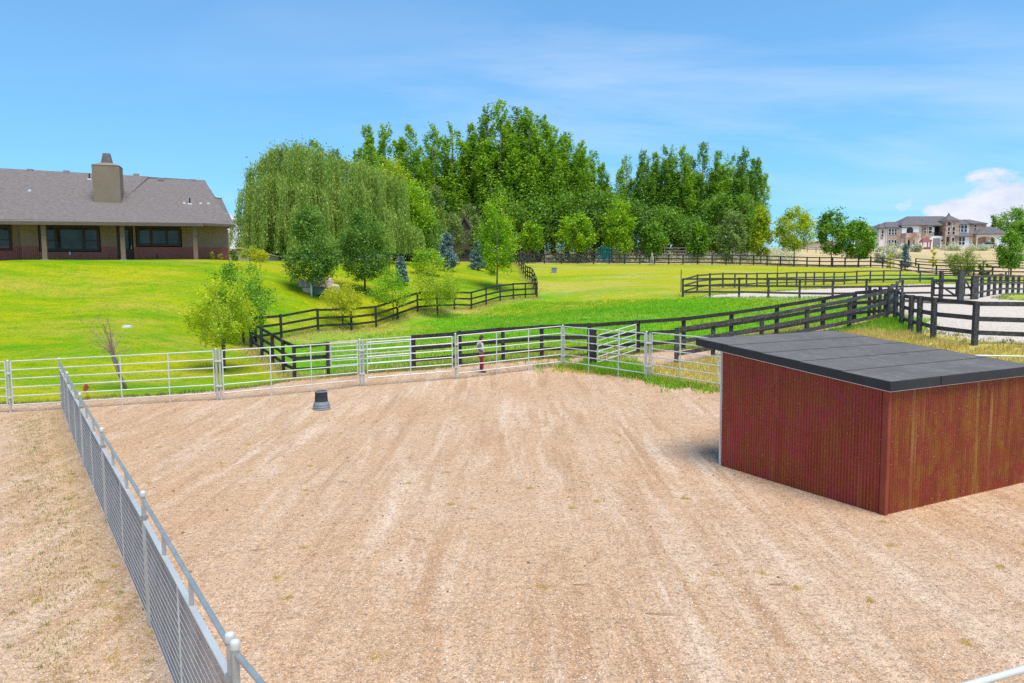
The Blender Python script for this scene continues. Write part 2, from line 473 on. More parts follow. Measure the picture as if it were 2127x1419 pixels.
simple('pale_cloth', (.60, .63, .62), (.50, .53, .53), 8, rough=.9)
simple('grey_cloth', (.16, .145, .15), (.21, .19, .20), 8, rough=.9)
simple('brown_leather', (.10, .045, .03), rough=.6)
simple('olive_cloth', (.055, .05, .025), (.08, .07, .04), 8, rough=.9)
simple('horse_coat', (.50, .46, .43), (.62, .58, .55), 3, rough=.8)
simple('dark_clod', (.16, .09, .05), (.24, .14, .08), 6, rough=1.0)
simple('twig_bark', (.28, .19, .12), (.40, .29, .20), 6, rough=.9)
simple('dry_trunk', (.50, .40, .30), (.36, .27, .20), 4, (1, 1, .3), rough=.9)
simple('chalet_dark', (.07, .055, .045), (.10, .08, .065), 2, rough=.9)
def glass(name, a, b, scale):
    m, t = newmat(name)
    f = t.noise(t.n('ShaderNodeTexCoord').outputs['Object'], scale, 4, .6)
    finish(t, t.mix(t.ramp(f, [(.4, 0.0), (.6, 1.0)]), a, b), .08, 0, None, .35)
glass('window_glass', (.02, .03, .022), (.06, .065, .06), .9)
glass('far_glass', (.012, .016, .02), (.03, .04, .045), .6)

# rust: streaks run down the sheet; each sheet is its own tone
def rust(name, reds, oranges):
    m, t = newmat(name)
    oc = t.n('ShaderNodeTexCoord').outputs['Object']
    rn = t.n('ShaderNodeObjectInfo').outputs['Random']
    off = t.n('ShaderNodeCombineXYZ', None, X=t.math('MULTIPLY', rn, 37.0), Y=0.0, Z=t.math('MULTIPLY', rn, 11.0)).outputs[0]
    v = t.n('ShaderNodeNewGeometry').outputs['Position']
    s1 = t.noise(t.mapping(v, (2.6, 2.6, .45)), 1.4, 6, .66, .5)
    s2 = t.noise(t.mapping(v, (6.0, 6.0, 1.1)), 1.5, 7, .72, .6)
    s3 = t.noise(v, 2.2, 6, .65, .6)
    fine = t.noise(v, 34, 6, .85)
    col = t.mix(t.ramp(s1, [(.38, 0.0), (.62, 1.0)]), reds[0], oranges[0])
    col = t.mix(t.ramp(s3, [(.46, 0.0), (.60, .95)]), col, reds[1])
    col = t.mix(t.ramp(s2, [(.53, 0.0), (.70, .85)]), col, oranges[1])
    s4 = t.noise(t.mapping(v, (2.2, 2.2, .12), (0, 0, 0), (9, 1, 0)), 1.3, 3, .5)
    col = t.mix(t.ramp(s4, [(.62, 0.0), (.72, .8)]), col, oranges[2])
    col = t.mix(t.ramp(fine, [(.36, .75), (.52, 0.0)]), col, tuple(x * .30 for x in reds[0]))
    col = t.mix(t.ramp(fine, [(.60, 0.0), (.74, .5)]), col, tuple(min(1, x * 1.6) for x in oranges[1]))
    nb = t.n('ShaderNodeBump', None, Strength=.3, Distance=.004, Height=fine).outputs[0]
    finish(t, col, .50, .15, nb, .5)
rust('rust_red', ((.30, .034, .018), (.37, .044, .048)), ((.33, .085, .018), (.36, .075, .020), (.40, .19, .07)))
rust('rust_orange', ((.26, .045, .014), (.33, .050, .030)), ((.36, .13, .018), (.40, .155, .024), (.60, .38, .11)))

LM = {}
for nm, cols, tr in (
    ('leaf_poplar', ((.10, .23, .012), (.22, .41, .020), (.42, .58, .03)), .45),
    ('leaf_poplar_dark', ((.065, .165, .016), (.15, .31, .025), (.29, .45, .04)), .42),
    ('leaf_bright', ((.06, .19, .006), (.20, .42, .008), (.50, .62, .012)), .32),
    ('leaf_mid', ((.04, .14, .010), (.12, .31, .015), (.32, .48, .02)), .32),
    ('leaf_yellow', ((.22, .32, .010), (.46, .50, .015), (.74, .64, .02)), .42),
    ('leaf_lime', ((.16, .28, .012), (.36, .48, .018), (.62, .64, .03)), .42),
    ('leaf_fresh', ((.20, .34, .01), (.42, .56, .015), (.74, .72, .02)), .42),
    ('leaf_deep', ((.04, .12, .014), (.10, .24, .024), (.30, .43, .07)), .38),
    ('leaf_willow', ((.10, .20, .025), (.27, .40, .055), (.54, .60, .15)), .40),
    ('leaf_pale', ((.12, .19, .05), (.21, .31, .08), (.34, .42, .13)), .35),
    ('leaf_spruce', ((.06, .11, .10), (.13, .21, .21), (.28, .38, .39)), .12),
    ('leaf_sage', ((.34, .35, .24), (.56, .56, .42), (.76, .74, .60)), .25),
    ('leaf_olive', ((.07, .13, .02), (.15, .23, .03), (.30, .36, .05)), .28),
    ('leaf_red', ((.18, .03, .03), (.28, .06, .05), (.34, .12, .08)), .3),
    ('grass_green', ((.10, .33, .006), (.21, .50, .010), (.44, .60, .02)), .42),
    ('grass_straw', ((.46, .36, .09), (.64, .50, .15), (.78, .62, .25)), .35),
    ('grass_dull', ((.15, .20, .04), (.30, .30, .08), (.45, .38, .15)), .3),
):
    LM[nm] = leafmat(nm, cols, tr)

# ------------------------------------------------------------------ ground regions: one triangulation, no overlaps
def wob(pts, amp, seed, step=1.0, closed=False):
    """densify a line of world points and make it uneven"""
    r = random.Random(seed); out = []
    n_ = len(pts)
    for i in range(n_ - 1):
        a, b = Vector(pts[i][:2]), Vector(pts[i + 1][:2])
        k = max(1, int((b - a).length / step))
        for j in range(k):
            p = a.lerp(b, j / k)
            if j: p += Vector((r.uniform(-amp, amp), r.uniform(-amp, amp)))
            out.append((p.x, p.y))
    out.append(tuple(pts[-1][:2]))
    return out
g = lambda px, py: tuple(ground(px, py)[:2])
X0, X1, Y0, Y1 = -260., 320., -90., 520.
# lawn / yard edge
e_lawn = wob([(-60, 25.0)] + [g(*p) for p in [(2, 840), (124, 835), (184, 828), (340, 820), (445, 812), (551, 800), (604, 791), (678, 785)]], .12, 1)
e_mead = wob([g(*p) for p in [(678, 785), (740, 778), (856, 769), (953, 760), (1044, 752), (1125, 745), (1200, 739), (1326, 734), (1405, 727)]] +
             [tuple(gxy(p, Y)[:2]) for p, Y in [(1490, 37.0), (1560, 37.8), (1650, 38.4), (1740, 39), (1800, 39.6), (1846, 39.2)]], .12, 2)
# near side of the lane, then the weedy patch edge back to the shed and on behind it
e_verge_a = wob([tuple(gxy(1846, 38.4)[:2])] + [tuple(gxy(p, Y)[:2]) for p, Y in [(1770, 36.6), (1680, 35.2), (1590, 33.9), (1500, 33.0)]] +
                [g(*p) for p in [(1440, 752), (1380, 759), (1320, 757), (1240, 751), (1180, 762)]], .12, 3)
e_verge_b = wob([g(*p) for p in [(1180, 762), (1150, 769), (1190, 774), (1240, 778), (1280, 781), (1345, 791), (1400, 800), (1450, 808), (1500, 815)]], .10, 4, .6)
e_verge_c = wob([e_verge_b[-1], (8.0, 24.0), (9.8, 22.2), (13.2, 21.3), (20, 19.9), (30, 18), (70, 12)], .15, 5)
# arena
arena = wob([g(*p) for p in [(1866, 657), (1872, 668), (1900, 683), (1948, 696), (2031, 708), (2127, 713)]] + [(24, 25.2), (60, 26.0), (62, 56), g(2127, 624), g(2080, 622),
            g(2072, 619), g(2127, 611), (60, 60), (62, 104), g(2127, 592), g(1990, 590), g(1880, 591), g(1760, 598), g(1660, 602), g(1560, 608), g(1450, 617),
            g(1536, 621), g(1662, 623), g(1801, 625), g(1850, 626), g(1866, 657)], .15, 6)
E_far = [(-260., 118.), (-60., 118.), tuple(gxy(760, 106)[:2]), tuple(gxy(1000, 112)[:2])] + [tuple(gxy(p, Y)[:2]) for p, Y in [(1068, 118.4), (1400, 118.4), (1537, 117.4), (1649, 118.4), (1755, 118.4), (1833, 118.4), (1908, 118.3), (2127, 117.0)]] + [(320., 117.)]
E_far = wob(E_far, .2, 7, 3.0)
G_line = [(516, 41), (526, 42.8), (580, 45), (657, 48), (727, 50), (779, 52), (824, 54.3), (866, 57), (907, 59), (943, 60.6), (978, 61.8), (1009, 64.5), (1038.6, 67), (1066, 69), (1091, 71), (1115, 72.5)]
I_line = [(1115, 72.5), (1112.5, 74.5), (1109, 77), (1105, 80), (1100.5, 83.5), (1096, 87), (1091.5, 91), (1087, 95), (1083, 99), (1078, 104), (1073, 110), (1068, 117)]
H_line = [(516, 41), (538, 38.2), (560, 36.2), (582, 34.3), (605, 32.7), (676, 33.2)]
pG = [gxy(*p) for p in G_line]; pI = [gxy(*p) for p in I_line]; pH = [gxy(*p) for p in H_line]
lawn_mead = [tuple(p[:2]) for p in (pH[::-1] + pG[1:] + pI[1:])]

verts2 = []; edges2 = []
_key = {}
def v2(p):
    k = (round(p[0], 4), round(p[1], 4))
    if k not in _key:
        _key[k] = len(verts2); verts2.append(Vector(k))
    return _key[k]
def chain(pts):
    ids = [v2(p) for p in pts]
    for a, b in zip(ids, ids[1:]):
        if a != b: edges2.append((a, b))
j = e_lawn[-1]
lawn_mead[0] = j
lawn_mead[-1] = min(E_far, key=lambda q: (q[0] - lawn_mead[-1][0]) ** 2 + (q[1] - lawn_mead[-1][1]) ** 2)
e_lawn_full = [(X0, 25.0)] + e_lawn
for ch in (e_lawn_full, e_mead, lawn_mead, arena, E_far, e_verge_a, e_verge_b, e_verge_c):
    chain(ch)
e_mead_end = e_mead[-1]
chain([e_mead_end, arena[0]]); chain([e_verge_a[0], arena[0]])
chain([(X0, Y0), (X1, Y0), (X1, Y1), (X0, Y1), (X0, Y0)])
chain([e_verge_c[-1], (X1, 10.0)]); chain([(62, 56), (X1, 60.)])
def grid(x0, x1, y0, y1, s, seed):
    r = np.random.RandomState(seed)
    xs, ys = np.meshgrid(np.arange(x0, x1, s), np.arange(y0, y1, s))
    p = np.stack([xs.ravel(), ys.ravel()], 1) + r.uniform(-.25, .25, (xs.size, 2)) * s
    return p
gp = [p for p in grid(-62, 66, 17, 74, 1.1, 1)]
gp += [p for p in grid(-22, 22, 3, 17, .9, 9)]
gp += [p for p in grid(-70, 110, 74, 130, 2.2, 2)]
gp += [p for p in grid(-255, 315, -85, 515, 9.0, 3) if not (-70 < p[0] < 110 and 0 < p[1] < 130)]
gp = [p for p in gp if X0 + 1 < p[0] < X1 - 1 and Y0 + 1 < p[1] < Y1 - 1]
for p in gp: v2(p)
ov, oe, of, _, _, _ = delaunay_2d_cdt(verts2, edges2, [], 0, 1e-5, False)
OV = np.array([(v.x, v.y) for v in ov])
OF = np.array([f for f in of], dtype=int)
cen = OV[OF].mean(1)
def inside(poly, P):
    poly = np.array([p[:2] for p in poly], float); x, y = P[:, 0], P[:, 1]
    res = np.zeros(len(P), bool); m_ = len(poly); jx = m_ - 1
    for i in range(m_):
        xi, yi = poly[i]; xj, yj = poly[jx]
        cnd = ((yi > y) != (yj > y))
        with np.errstate(divide='ignore', invalid='ignore'):
            xx = (xj - xi) * (y - yi) / (yj - yi) + xi
        res ^= cnd & (x < xx)
        jx = i
    return res
lawn_poly = e_lawn_full + lawn_mead[1:] + E_far[:E_far.index(lawn_mead[-1])][::-1]
mead_poly = e_mead + [arena[0]] + [(62, 56), (X1, 60), (X1, 117.)] + E_far[::-1][:len(E_far) - E_far.index(lawn_mead[-1])] + lawn_mead[::-1]
verge_poly = e_verge_a[::-1][::-1] + e_verge_b[1:] + e_verge_c[1:] + [(X1, 10.), (X1, 60.), (62, 56), (60, 26)] + [arena[0]]
far_poly = E_far + [(X1, Y1), (X0, Y1)]
lane_line = [(-60, 24.3)] + [tuple(at(p, 0, 1)[:0]) for p in ()]
inA = inside(arena, cen); inF = inside(far_poly, cen); inL = inside(lawn_poly, cen) & ~inF
inV = inside(verge_poly, cen) & ~inA; inM = inside(mead_poly, cen) & ~inA & ~inV & ~inL & ~inF
reg = np.zeros(len(cen), int)
reg[inM] = 2; reg[inV] = 3; reg[inL] = 1; reg[inA] = 4; reg[inF] = 5
OZ = HN(OV[:, 0], OV[:, 1])
def region(name, k, mat, label=None):
    fs = OF[reg == k]
    used, inv = np.unique(fs.ravel(), return_inverse=True)
    vs = np.concatenate([OV[used], OZ[used, None]], 1)
    me = np_mesh(name, vs, len(fs), 3, True, inv.astype(np.int32))
    o = link(name, me, None, MAT[mat]); tag(o, label, None, None, 'structure')
    return o
region('gravel_yard', 0, 'yard_gravel', 'pinkish tan gravel yard with tyre tracks')
region('lawn', 1, 'lawn_grass', 'mown yellow green lawn rising to the brown house')
region('meadow', 2, 'meadow_grass', 'patchy green and yellow pasture behind the board fences')
region('verge', 3, 'verge_grass', 'dry weedy grass strip behind the shed')
region('riding_arena', 4, 'arena_sand', 'pale sand of the fenced arena')
region('dry_field', 5, 'dry_grass', 'straw coloured field beyond the perimeter fence')

# ------------------------------------------------------------------ scatter helpers
def sample_poly(poly, n_, seed):
    r = np.random.RandomState(seed); P = np.array([p[:2] for p in poly])
    lo, hi = P.min(0), P.max(0); out = []
    tot = 0
    for _ in range(60):
        q = r.uniform(lo, hi, (n_, 2)); q = q[inside(poly, q)]; out.append(q); tot += len(q)
        if tot >= n_: break
    return np.concatenate(out)[:n_]
def sample_line(pts, n_, width, seed):
    r = np.random.RandomState(seed); P = np.array([p[:2] for p in pts], float)
    d = np.linalg.norm(np.diff(P, axis=0), axis=1); cs = np.concatenate([[0], np.cumsum(d)])
    s = r.uniform(0, cs[-1], n_)
    q = np.stack([np.interp(s, cs, P[:, 0]), np.interp(s, cs, P[:, 1])], 1)
    return q + r.normal(0, width, (n_, 2))
def blades(name, P, h, w, spread, nb, mat, seed, label):
    """grass tufts: nb triangular blades at every point"""
    r = np.random.RandomState(seed); n_ = len(P)
    z = HN(P[:, 0], P[:, 1])
    base = np.repeat(np.concatenate([P, z[:, None]], 1), nb, 0)
    base[:, :2] += r.normal(0, spread, (n_ * nb, 2))
    a = r.uniform(0, 2 * PI, n_ * nb); hh = h * r.uniform(.5, 1.25, n_ * nb) * np.repeat(r.uniform(.55, 1.2, n_), nb)
    lean = r.uniform(.1, .75, n_ * nb); b2 = r.uniform(0, 2 * PI, n_ * nb)
    dx = np.stack([np.cos(a), np.sin(a), np.zeros_like(a)], 1) * w * r.uniform(.6, 1.4, n_ * nb)[:, None]
    tip = base + np.stack([np.cos(b2) * lean * hh, np.sin(b2) * lean * hh, hh], 1)
    low = base - np.array([0, 0, .02])
    V = np.stack([low - dx, low + dx, tip], 1).reshape(-1, 3)
    me = np_mesh(name, V, 0, 3); o = link(name, me, None, LM[mat]); tag(o, label, None, None, 'stuff')
    return o

# ------------------------------------------------------------------ shared unit meshes
def unit_cube(mat):
    return MB().box(-.5, .5, -.5, .5, -.5, .5).mesh('board', mat)
def unit_cyl(mat, seg=10):
    return MB().tube([(0, 0, -.5), (0, 0, .5)], .5, seg).mesh('pipe', mat, True)
UC = {k: unit_cube(MAT[k]) for k in ('black_wood', 'grey_wood', 'old_boards', 'zinc_post', 'white_pipe')}
UP = {k: unit_cyl(MAT[k]) for k in ('white_pipe', 'galvanized', 'zinc_post', 'wire')}
def bar(name, me, a, b, w, h, parent):
    """a straight member from a to b: w across, h high"""
    a = Vector(a); b = Vector(b); d = b - a; L = d.length
    x = d / L
    zref = Vector((0, 0, 1)) if abs(x.z) < .9 else Vector((0, 1, 0))
    y = zref.cross(x).normalized(); z = x.cross(y)
    M = Matrix((x, y, z)).transposed().to_4x4()
    M = Matrix.Translation((a + b) / 2) @ M @ Matrix.Diagonal((L, w, h, 1))
    o = link(name, me, parent)
    o.matrix_local = (Matrix.Translation(-parent.location) @ M) if parent is not None else M
    return o
def pipe(name, me, a, b, dia, parent):
    a = Vector(a); b = Vector(b); d = b - a; L = d.length
    q = d.to_track_quat('Z', 'Y').to_matrix().to_4x4()
    M = Matrix.Translation((a + b) / 2) @ q @ Matrix.Diagonal((dia, dia, L, 1))
    o = link(name, me, parent)
    o.matrix_local = Matrix.Translation(-parent.location) @ M
    return o

def board_fence(name, label, P, h, mat='black_wood', fr=(.945, .60, .27), bw=.15, pw=.13, side=1, cat='fence', group=None, rr=None, posts=None):
    P = [Vector(p) for p in P]
    t_ = thing(name, label, cat, P[0], 0, group)
    r = rr or rnd
    hs = [h * r.uniform(.975, 1.025) for _ in P]
    for i, p in enumerate(P):
        if posts and not posts[i]: continue
        ln = (r.uniform(-.02, .02), r.uniform(-.02, .02))
        bar('post', UC[mat], p - Vector((0, 0, .25)), p + Vector((ln[0], ln[1], hs[i])), pw, pw, t_)
    for i in range(len(P) - 1):
        a, b = P[i], P[i + 1]
        d = (b - a); d.z = 0; nrm = Vector((d.y, -d.x, 0)).normalized() * side * (pw / 2 + .021)
        for k, f in enumerate(fr):
            w_ = bw * r.uniform(.95, 1.05); j1, j2 = r.uniform(-.025, .025), r.uniform(-.025, .025)
            sh = .006 * ((i % 2) * 2 - 1)
            bar('rail', UC[mat], a + nrm * (1 + sh * 8) + Vector((0, 0, h * f + j1)), b + nrm * (1 + sh * 8) + Vector((0, 0, h * f + j2)), .04, w_, t_)
    return t_
def resample(P, step, ends=True):
    P = [Vector(p) for p in P]
    ds = [0]
    for a, b in zip(P, P[1:]): ds.append(ds[-1] + (b - a).length)
    k = max(1, round(ds[-1] / step)); out = []
    for i in range(k + 1):
        s = ds[-1] * i / k
        j_ = max(0, min(len(P) - 2, int(np.searchsorted(ds, s)) - 1))
        f = (s - ds[j_]) / max(1e-6, ds[j_ + 1] - ds[j_])
        q = P[j_].lerp(P[j_ + 1], min(1, f)); q.z = H(q.x, q.y); out.append(q)
    return out

# black board fences
board_fence('board_fence', 'dark three rail fence along the lower edge of the lawn', pG, 1.52, side=-1)
board_fence('board_fence', 'short dark fence curving down behind the yellow green tree', pH, 1.52, side=-1)
board_fence('board_fence', 'dark fence running steeply away uphill between the lawn and the pasture', pI, 1.5)
A_px = [(856, 33.4), (953, 33.7), (1044, 34.0), (1124.5, 34.2), (1224, 34.5), (1326, 34.8), (1422, 36.2), (1521, 37.2), (1616, 38.0), (1712, 38.9), (1777, 39.8), (1845, 39.2)]
pA = [gxy(*p) for p in A_px]
board_fence('board_fence', 'near black fence starting behind the person and running right along the pasture', pA, 1.56, bw=.17, pw=.17)
B_px = [(1407, 31.9), (1484, 32.6), (1585, 33.6), (1679, 34.8), (1768, 36.0), (1842, 37.3), (1863, 37.0)]
pB = [gxy(*p) for p in B_px]
board_fence('board_fence', 'weathered grey black fence between the lane and the shed roof', pB, 1.56, mat='grey_wood', bw=.17, pw=.16)
R_px = [(1863, 36.4), (1877, 33.6), (1896, 31.4), (1914, 29.8), (1944, 28.0), (2031, 26.0), (2150, 25.4), (2275, 25.0)]
pR = [gxy(*p) for p in R_px]
board_fence('board_fence', 'nearest weathered fence with thick posts in front of the pale sand arena', pR, 1.52, mat='grey_wood', bw=.16, pw=.16, side=-1)
C_px = [(1419, 61.6), (1475, 60.6), (1536, 59.8), (1597, 59), (1662, 58.2), (1731, 57.6), (1801, 57), (1876, 56.4), (1938, 55.8)]
pC = [gxy(*p) for p in C_px]
board_fence('board_fence', 'dark fence along the near long side of the far arena', pC, 1.55, mat='grey_wood', side=1)
pK = [gxy(1842, 39.4), gxy(1848, 42.5), gxy(1855, 46), gxy(1864, 50), gxy(1876, 56.2)]
board_fence('board_fence', 'short weathered fence linking the lane corner to the far arena', pK[1:], 1.6, mat='grey_wood')
D_px = [(1419, 62.2), (1449, 66.5), (1475, 69), (1502, 72), (1527, 74), (1551, 76), (1573, 78), (1594, 79), (1615, 80), (1635, 81), (1655, 82), (1674, 82.5), (1692, 83), (1712, 84), (1733, 85), (1755, 86), (1780, 88), (1808, 90), (1836, 91), (1870, 92), (1912, 92), (1955, 91.5), (1996, 91), (2041, 90), (2090, 89), (2140, 88)]
pD = [gxy(*p) for p in D_px]
board_fence('board_fence', 'dark fence along the distant side of the far arena', pD, 1.5, mat='grey_wood', bw=.14)
J_px = [(2026, 53), (2041.5, 54.5), (2055, 56), (2067.6, 57.5), (2080, 59.2), (2093.7, 61), (2105.7, 62.8), (2117.6, 64.8), (2130, 67)]
pJ = [gxy(*p) for p in J_px]
board_fence('board_fence', 'close set dark posts and rails right of the wooden arena gate', pJ, 1.6, mat='grey_wood', bw=.15, pw=.17)
E_px = [(1068, 117.5), (1096, 118), (1131, 118), (1166, 118), (1200, 118), (1232.5, 118), (1265.5, 118), (1297, 118), (1329, 118), (1358.7, 118), (1389, 118), (1418.6, 118), (1449, 118), (1479, 118),
        (1508, 118), (1537, 118), (1565, 118), (1593, 118), (1621, 118), (1649, 118), (1676, 118), (1702, 118), (1729, 118), (1755, 118), (1783, 118), (1808, 118), (1833, 118), (1872, 118), (1908, 118), (1945, 117.6), (1983, 117.3),
        (2023, 117), (2062, 116.8), (2100, 116.6), (2140, 116.4)]
pE = [gxy(*p) for p in E_px]
board_fence('board_fence', 'long brown three rail perimeter fence at the far edge of the pasture', pE, 1.6, fr=(.94, .58, .20), bw=.17, pw=.17)
pF = [gxy(p, 138) for p in (1901.5, 1938, 1974, 2009, 2042, 2076, 2116, 2150)]
board_fence('board_fence', 'dark fence below the dry slope in front of the mansion', pF, 1.45, bw=.15, pw=.16)
t_ = thing('old_fence', 'low weathered rail fence far behind the sagebrush at right of the poplars', 'fence', gxy(1690, 165))
for i, p in enumerate([gxy(px, 165) for px in range(1640, 1820, 18)]):
    bar('post', UC['old_boards'], p, p + Vector((0, 0, 1.3)), .14, .14, t_)
    q = gxy(1640 + 18 * i + 18, 165)
    for f in (.5, .9): bar('rail', UC['old_boards'], p + Vector((0, 0, 1.25 * f)), q + Vector((0, 0, 1.25 * f)), .05, .12, t_)

# tall gate posts at the lane corner
for k, (px, Y, hh, lb) in enumerate([(1808, 40.4, 1.75, 'square black post just left of the lane corner gate'), (1819, 40.2, 1.6, 'black post second in the lane corner cluster'),
                                     (1830, 38.8, 1.7, 'black post nearest the meeting of the two lane fences'), ]):
    p = gxy(px, Y); t_ = MB().box(-.065, .065, -.065, .065, -.2, hh).build('gate_post', MAT['black_wood']); t_.location = p
    tag(t_, lb, 'post')
p = gxy(1232.5, 32.9)
gp_ = MB().box(-.13, .13, -.13, .13, -.2, 1.62).box(-.10, .05, -.12, .10, 1.6, 1.66).build('gate_post', MAT['black_wood']); gp_.location = p
tag(gp_, 'thick charred black wooden post beside the open white gate', 'post')

def wood_gate(px0, px1, Y0_, Y1_, z0, z1, label, flip=False):
    a, b = gxy(px0, Y0_), gxy(px1, Y1_); zb = max(a.z, b.z)
    a.z = b.z = zb
    t_ = thing('wooden_gate', label, 'gate', a)
    v = lambda f, z: a.lerp(b, f) + Vector((0, 0, z))
    for f in (.03, .97): bar('stile', UC['grey_wood'], v(f, z0), v(f, z1), .06, .16, t_)
    for z in (z0 + .08, (z0 + z1) / 2, z1 - .08): bar('rail', UC['grey_wood'], v(.02, z), v(.98, z), .045, .15, t_)
    n_ = (b - a).cross(Vector((0, 0, 1))).normalized() * .05
    bar('brace', UC['grey_wood'], v(.05, z1 - .1 if not flip else z0 + .1) + n_, v(.95, z0 + .1 if not flip else z1 - .1) + n_, .04, .12, t_)
    return t_
wood_gate(1940, 1990, 54.5, 52.6, .22, 1.42, 'braced black wooden gate hanging on the tall split post by the arena')
wood_gate(2004, 2024, 52.6, 53, .2, 1.45, 'narrow wooden gate section right of the tall split post', False)
for px, Y, hh, w_, lb in ((1956, 55.2, 2.05, .2, 'tall weathered post in front of the braced wooden gate'), (1997, 52.4, 2.05, .34, 'thick double post where the arena gates meet'), (2026, 52.6, 1.62, .42, 'wide dark post right of the narrow gate')):
    o = MB().box(-w_ / 2, w_ / 2 - .01, -.12, .12, -.3, hh).box(w_ / 2, w_ / 2 + .05, -.07, .07, -.3, hh - .25).build('gate_post', MAT['grey_wood']); o.location = gxy(px, Y)
    tag(o, lb, 'post')
# pale timber edging between the two arenas
kerb = [ground(x, y) for x, y in ((1878, 627), (1905, 629), (1950, 631), (2003, 632))]
t_ = thing('timber_edging', 'low pale timber edging on the sand before the wooden gate', 'edging', kerb[0])
for a, b in zip(kerb, kerb[1:]): bar('plank', UC['old_boards'], a + Vector((0, 0, .08)), b + Vector((0, 0, .08)), .08, .22, t_)

# ------------------------------------------------------------------ white pipe corral
NR = 6
def pipe_run(name, label, a, b, h, ups=(), rail0=.26, dia=.044, cat='fence', frame=True, updia=.046, sag=0, group=None, mat='white_pipe', foot=True):
    """one welded panel from a to b on the ground, six rails and uprights; a,b are base points"""
    a = Vector(a); b = Vector(b)
    t_ = thing(name, label, cat, a, 0, group)
    Z = lambda z: Vector((0, 0, z))
    for k in range(NR):
        z = rail0 + (h - rail0) * k / (NR - 1)
        pipe('rail', UP[mat], a + Z(z), b + Z(z), dia, t_)
    if frame:
        for p in (a, b): pipe('end_upright', UP[mat], p + Z(rail0 - .02), p + Z(h + .02), updia, t_)
    for f in ups:
        p = a.lerp(b, f); gz = H(p.x, p.y)
        pipe('upright', UP[mat], Vector((p.x, p.y, gz - .1 if foot else p.z + rail0)), p + Z(h), updia, t_)
    return t_
def steel_post(px, Y, h, label, dbl=False, dia=.08):
    p = gxy(px, Y)
    t_ = thing('steel_post', label, 'post', p)
    pipe('shaft', UP['zinc_post'], p - Vector((0, 0, .2)), p + Vector((0, 0, h)), dia, t_)
    if dbl: pipe('shaft', UP['zinc_post'], p + Vector((.13, 0, -.2)), p + Vector((.13, 0, h - .02)), dia, t_)
    m_ = MB().tube([(0, 0, h), (0, 0, h + .03), (0, 0, h + .05)], [dia * .55, dia * .5, dia * .2], 10).build('cap', MAT['white_pipe'], t_)
    for z in (.5, h - .45):
        MB().box(-.03, .20 if dbl else .1, -.065, .065, z, z + .06).build('clamp', MAT['white_pipe'], t_)
    return p
corr = {}
for key, px, Y, h, lb, dbl in (('a', 3, 25.9, 1.8, 'pale steel fence post at the left edge of the lawn fence', False), ('b', 441, 27.0, 1.86, 'double steel post left of the multi stemmed tree', True),
                               ('c', 743, 30.2, 1.90, 'double steel post carrying the closed white gate', True), ('d', 944, 31.1, 1.90, 'steel post just left of the standing person', False),
                               ('e', 1169, 33.0, 1.86, 'steel post where the white pipe fence turns a corner', False), ('f', 1344, 28.9, 1.86, 'pale steel post between weeds and the shed', True)):
    corr[key] = steel_post(px, Y, h, lb, dbl)
dx = Vector((.1, 0, 0))
far_end = Vector(((124 - 1063.5) / FPX * 26.2, 26.2, 0))
lft = Vector((-30.5, 24.5, H(-30.5, 24.5)))
pipe_run('pipe_fence', 'white pipe fence left of the wire mesh fence', corr['a'] - dx, lft, 1.78, (.3, .6))
pipe_run('pipe_fence', 'long white pipe fence below the lawn, crossed by the leaning bare tree', corr['a'] + dx, corr['b'] - dx, 1.80, (.53, .77))
pipe_run('pipe_fence', 'white pipe panel in front of the yellow green tree', corr['b'] + dx * 2.3, corr['c'] - dx, 1.82, (.33, .63))
pipe_run('pipe_gate', 'closed white pipe gate left of the person', corr['c'] + dx * 3, corr['d'] - dx * 1.4, 1.80, (.5,), rail0=.35, cat='gate', foot=False)
pipe_run('pipe_fence', 'white pipe panel directly in front of the person', corr['d'] + dx, corr['e'] - dx * .7, 1.84, (.36, .67))
pipe_run('pipe_fence', 'white pipe panel running from the fence corner over the green weeds', corr['e'] + dx * .7, corr['f'] - dx * .6, 1.82, (.33, .70))
pipe_run('pipe_fence', 'white pipe panel joining the shed corner', corr['f'] + dx * 2.2, gxy(1506, 26.0), 1.84, (.42, .93))
# gate between the pasture fences and the swung one
pipe_run('pipe_gate', 'white pipe gate closing the gap between the two black fences', gxy(682, 33.3), gxy(850, 33.3), 1.50, (.5,), rail0=.45, cat='gate', foot=False, dia=.045)
pipe_run('pipe_gate', 'open white pipe gate beside the charred post', gxy(1242, 32.6), gxy(1322, 34.5), 1.40, (.55,), rail0=.22, cat='gate', foot=False, dia=.045)
pipe_run('pipe_fence', 'white top rail of a pipe fence glimpsed behind the shed roof', Vector((9.8, 21.8, .47)), Vector((20, 19.4, .42)), 1.84, (.3, .6, .8))
# rail at the bottom right corner of the yard
pipe_run('pipe_fence', 'smooth white pipe rail crossing the lower right corner of the yard', Vector((2.1, 4.55, 0)), Vector((6.9, 6.42, 0)), 1.75, (), dia=.052)

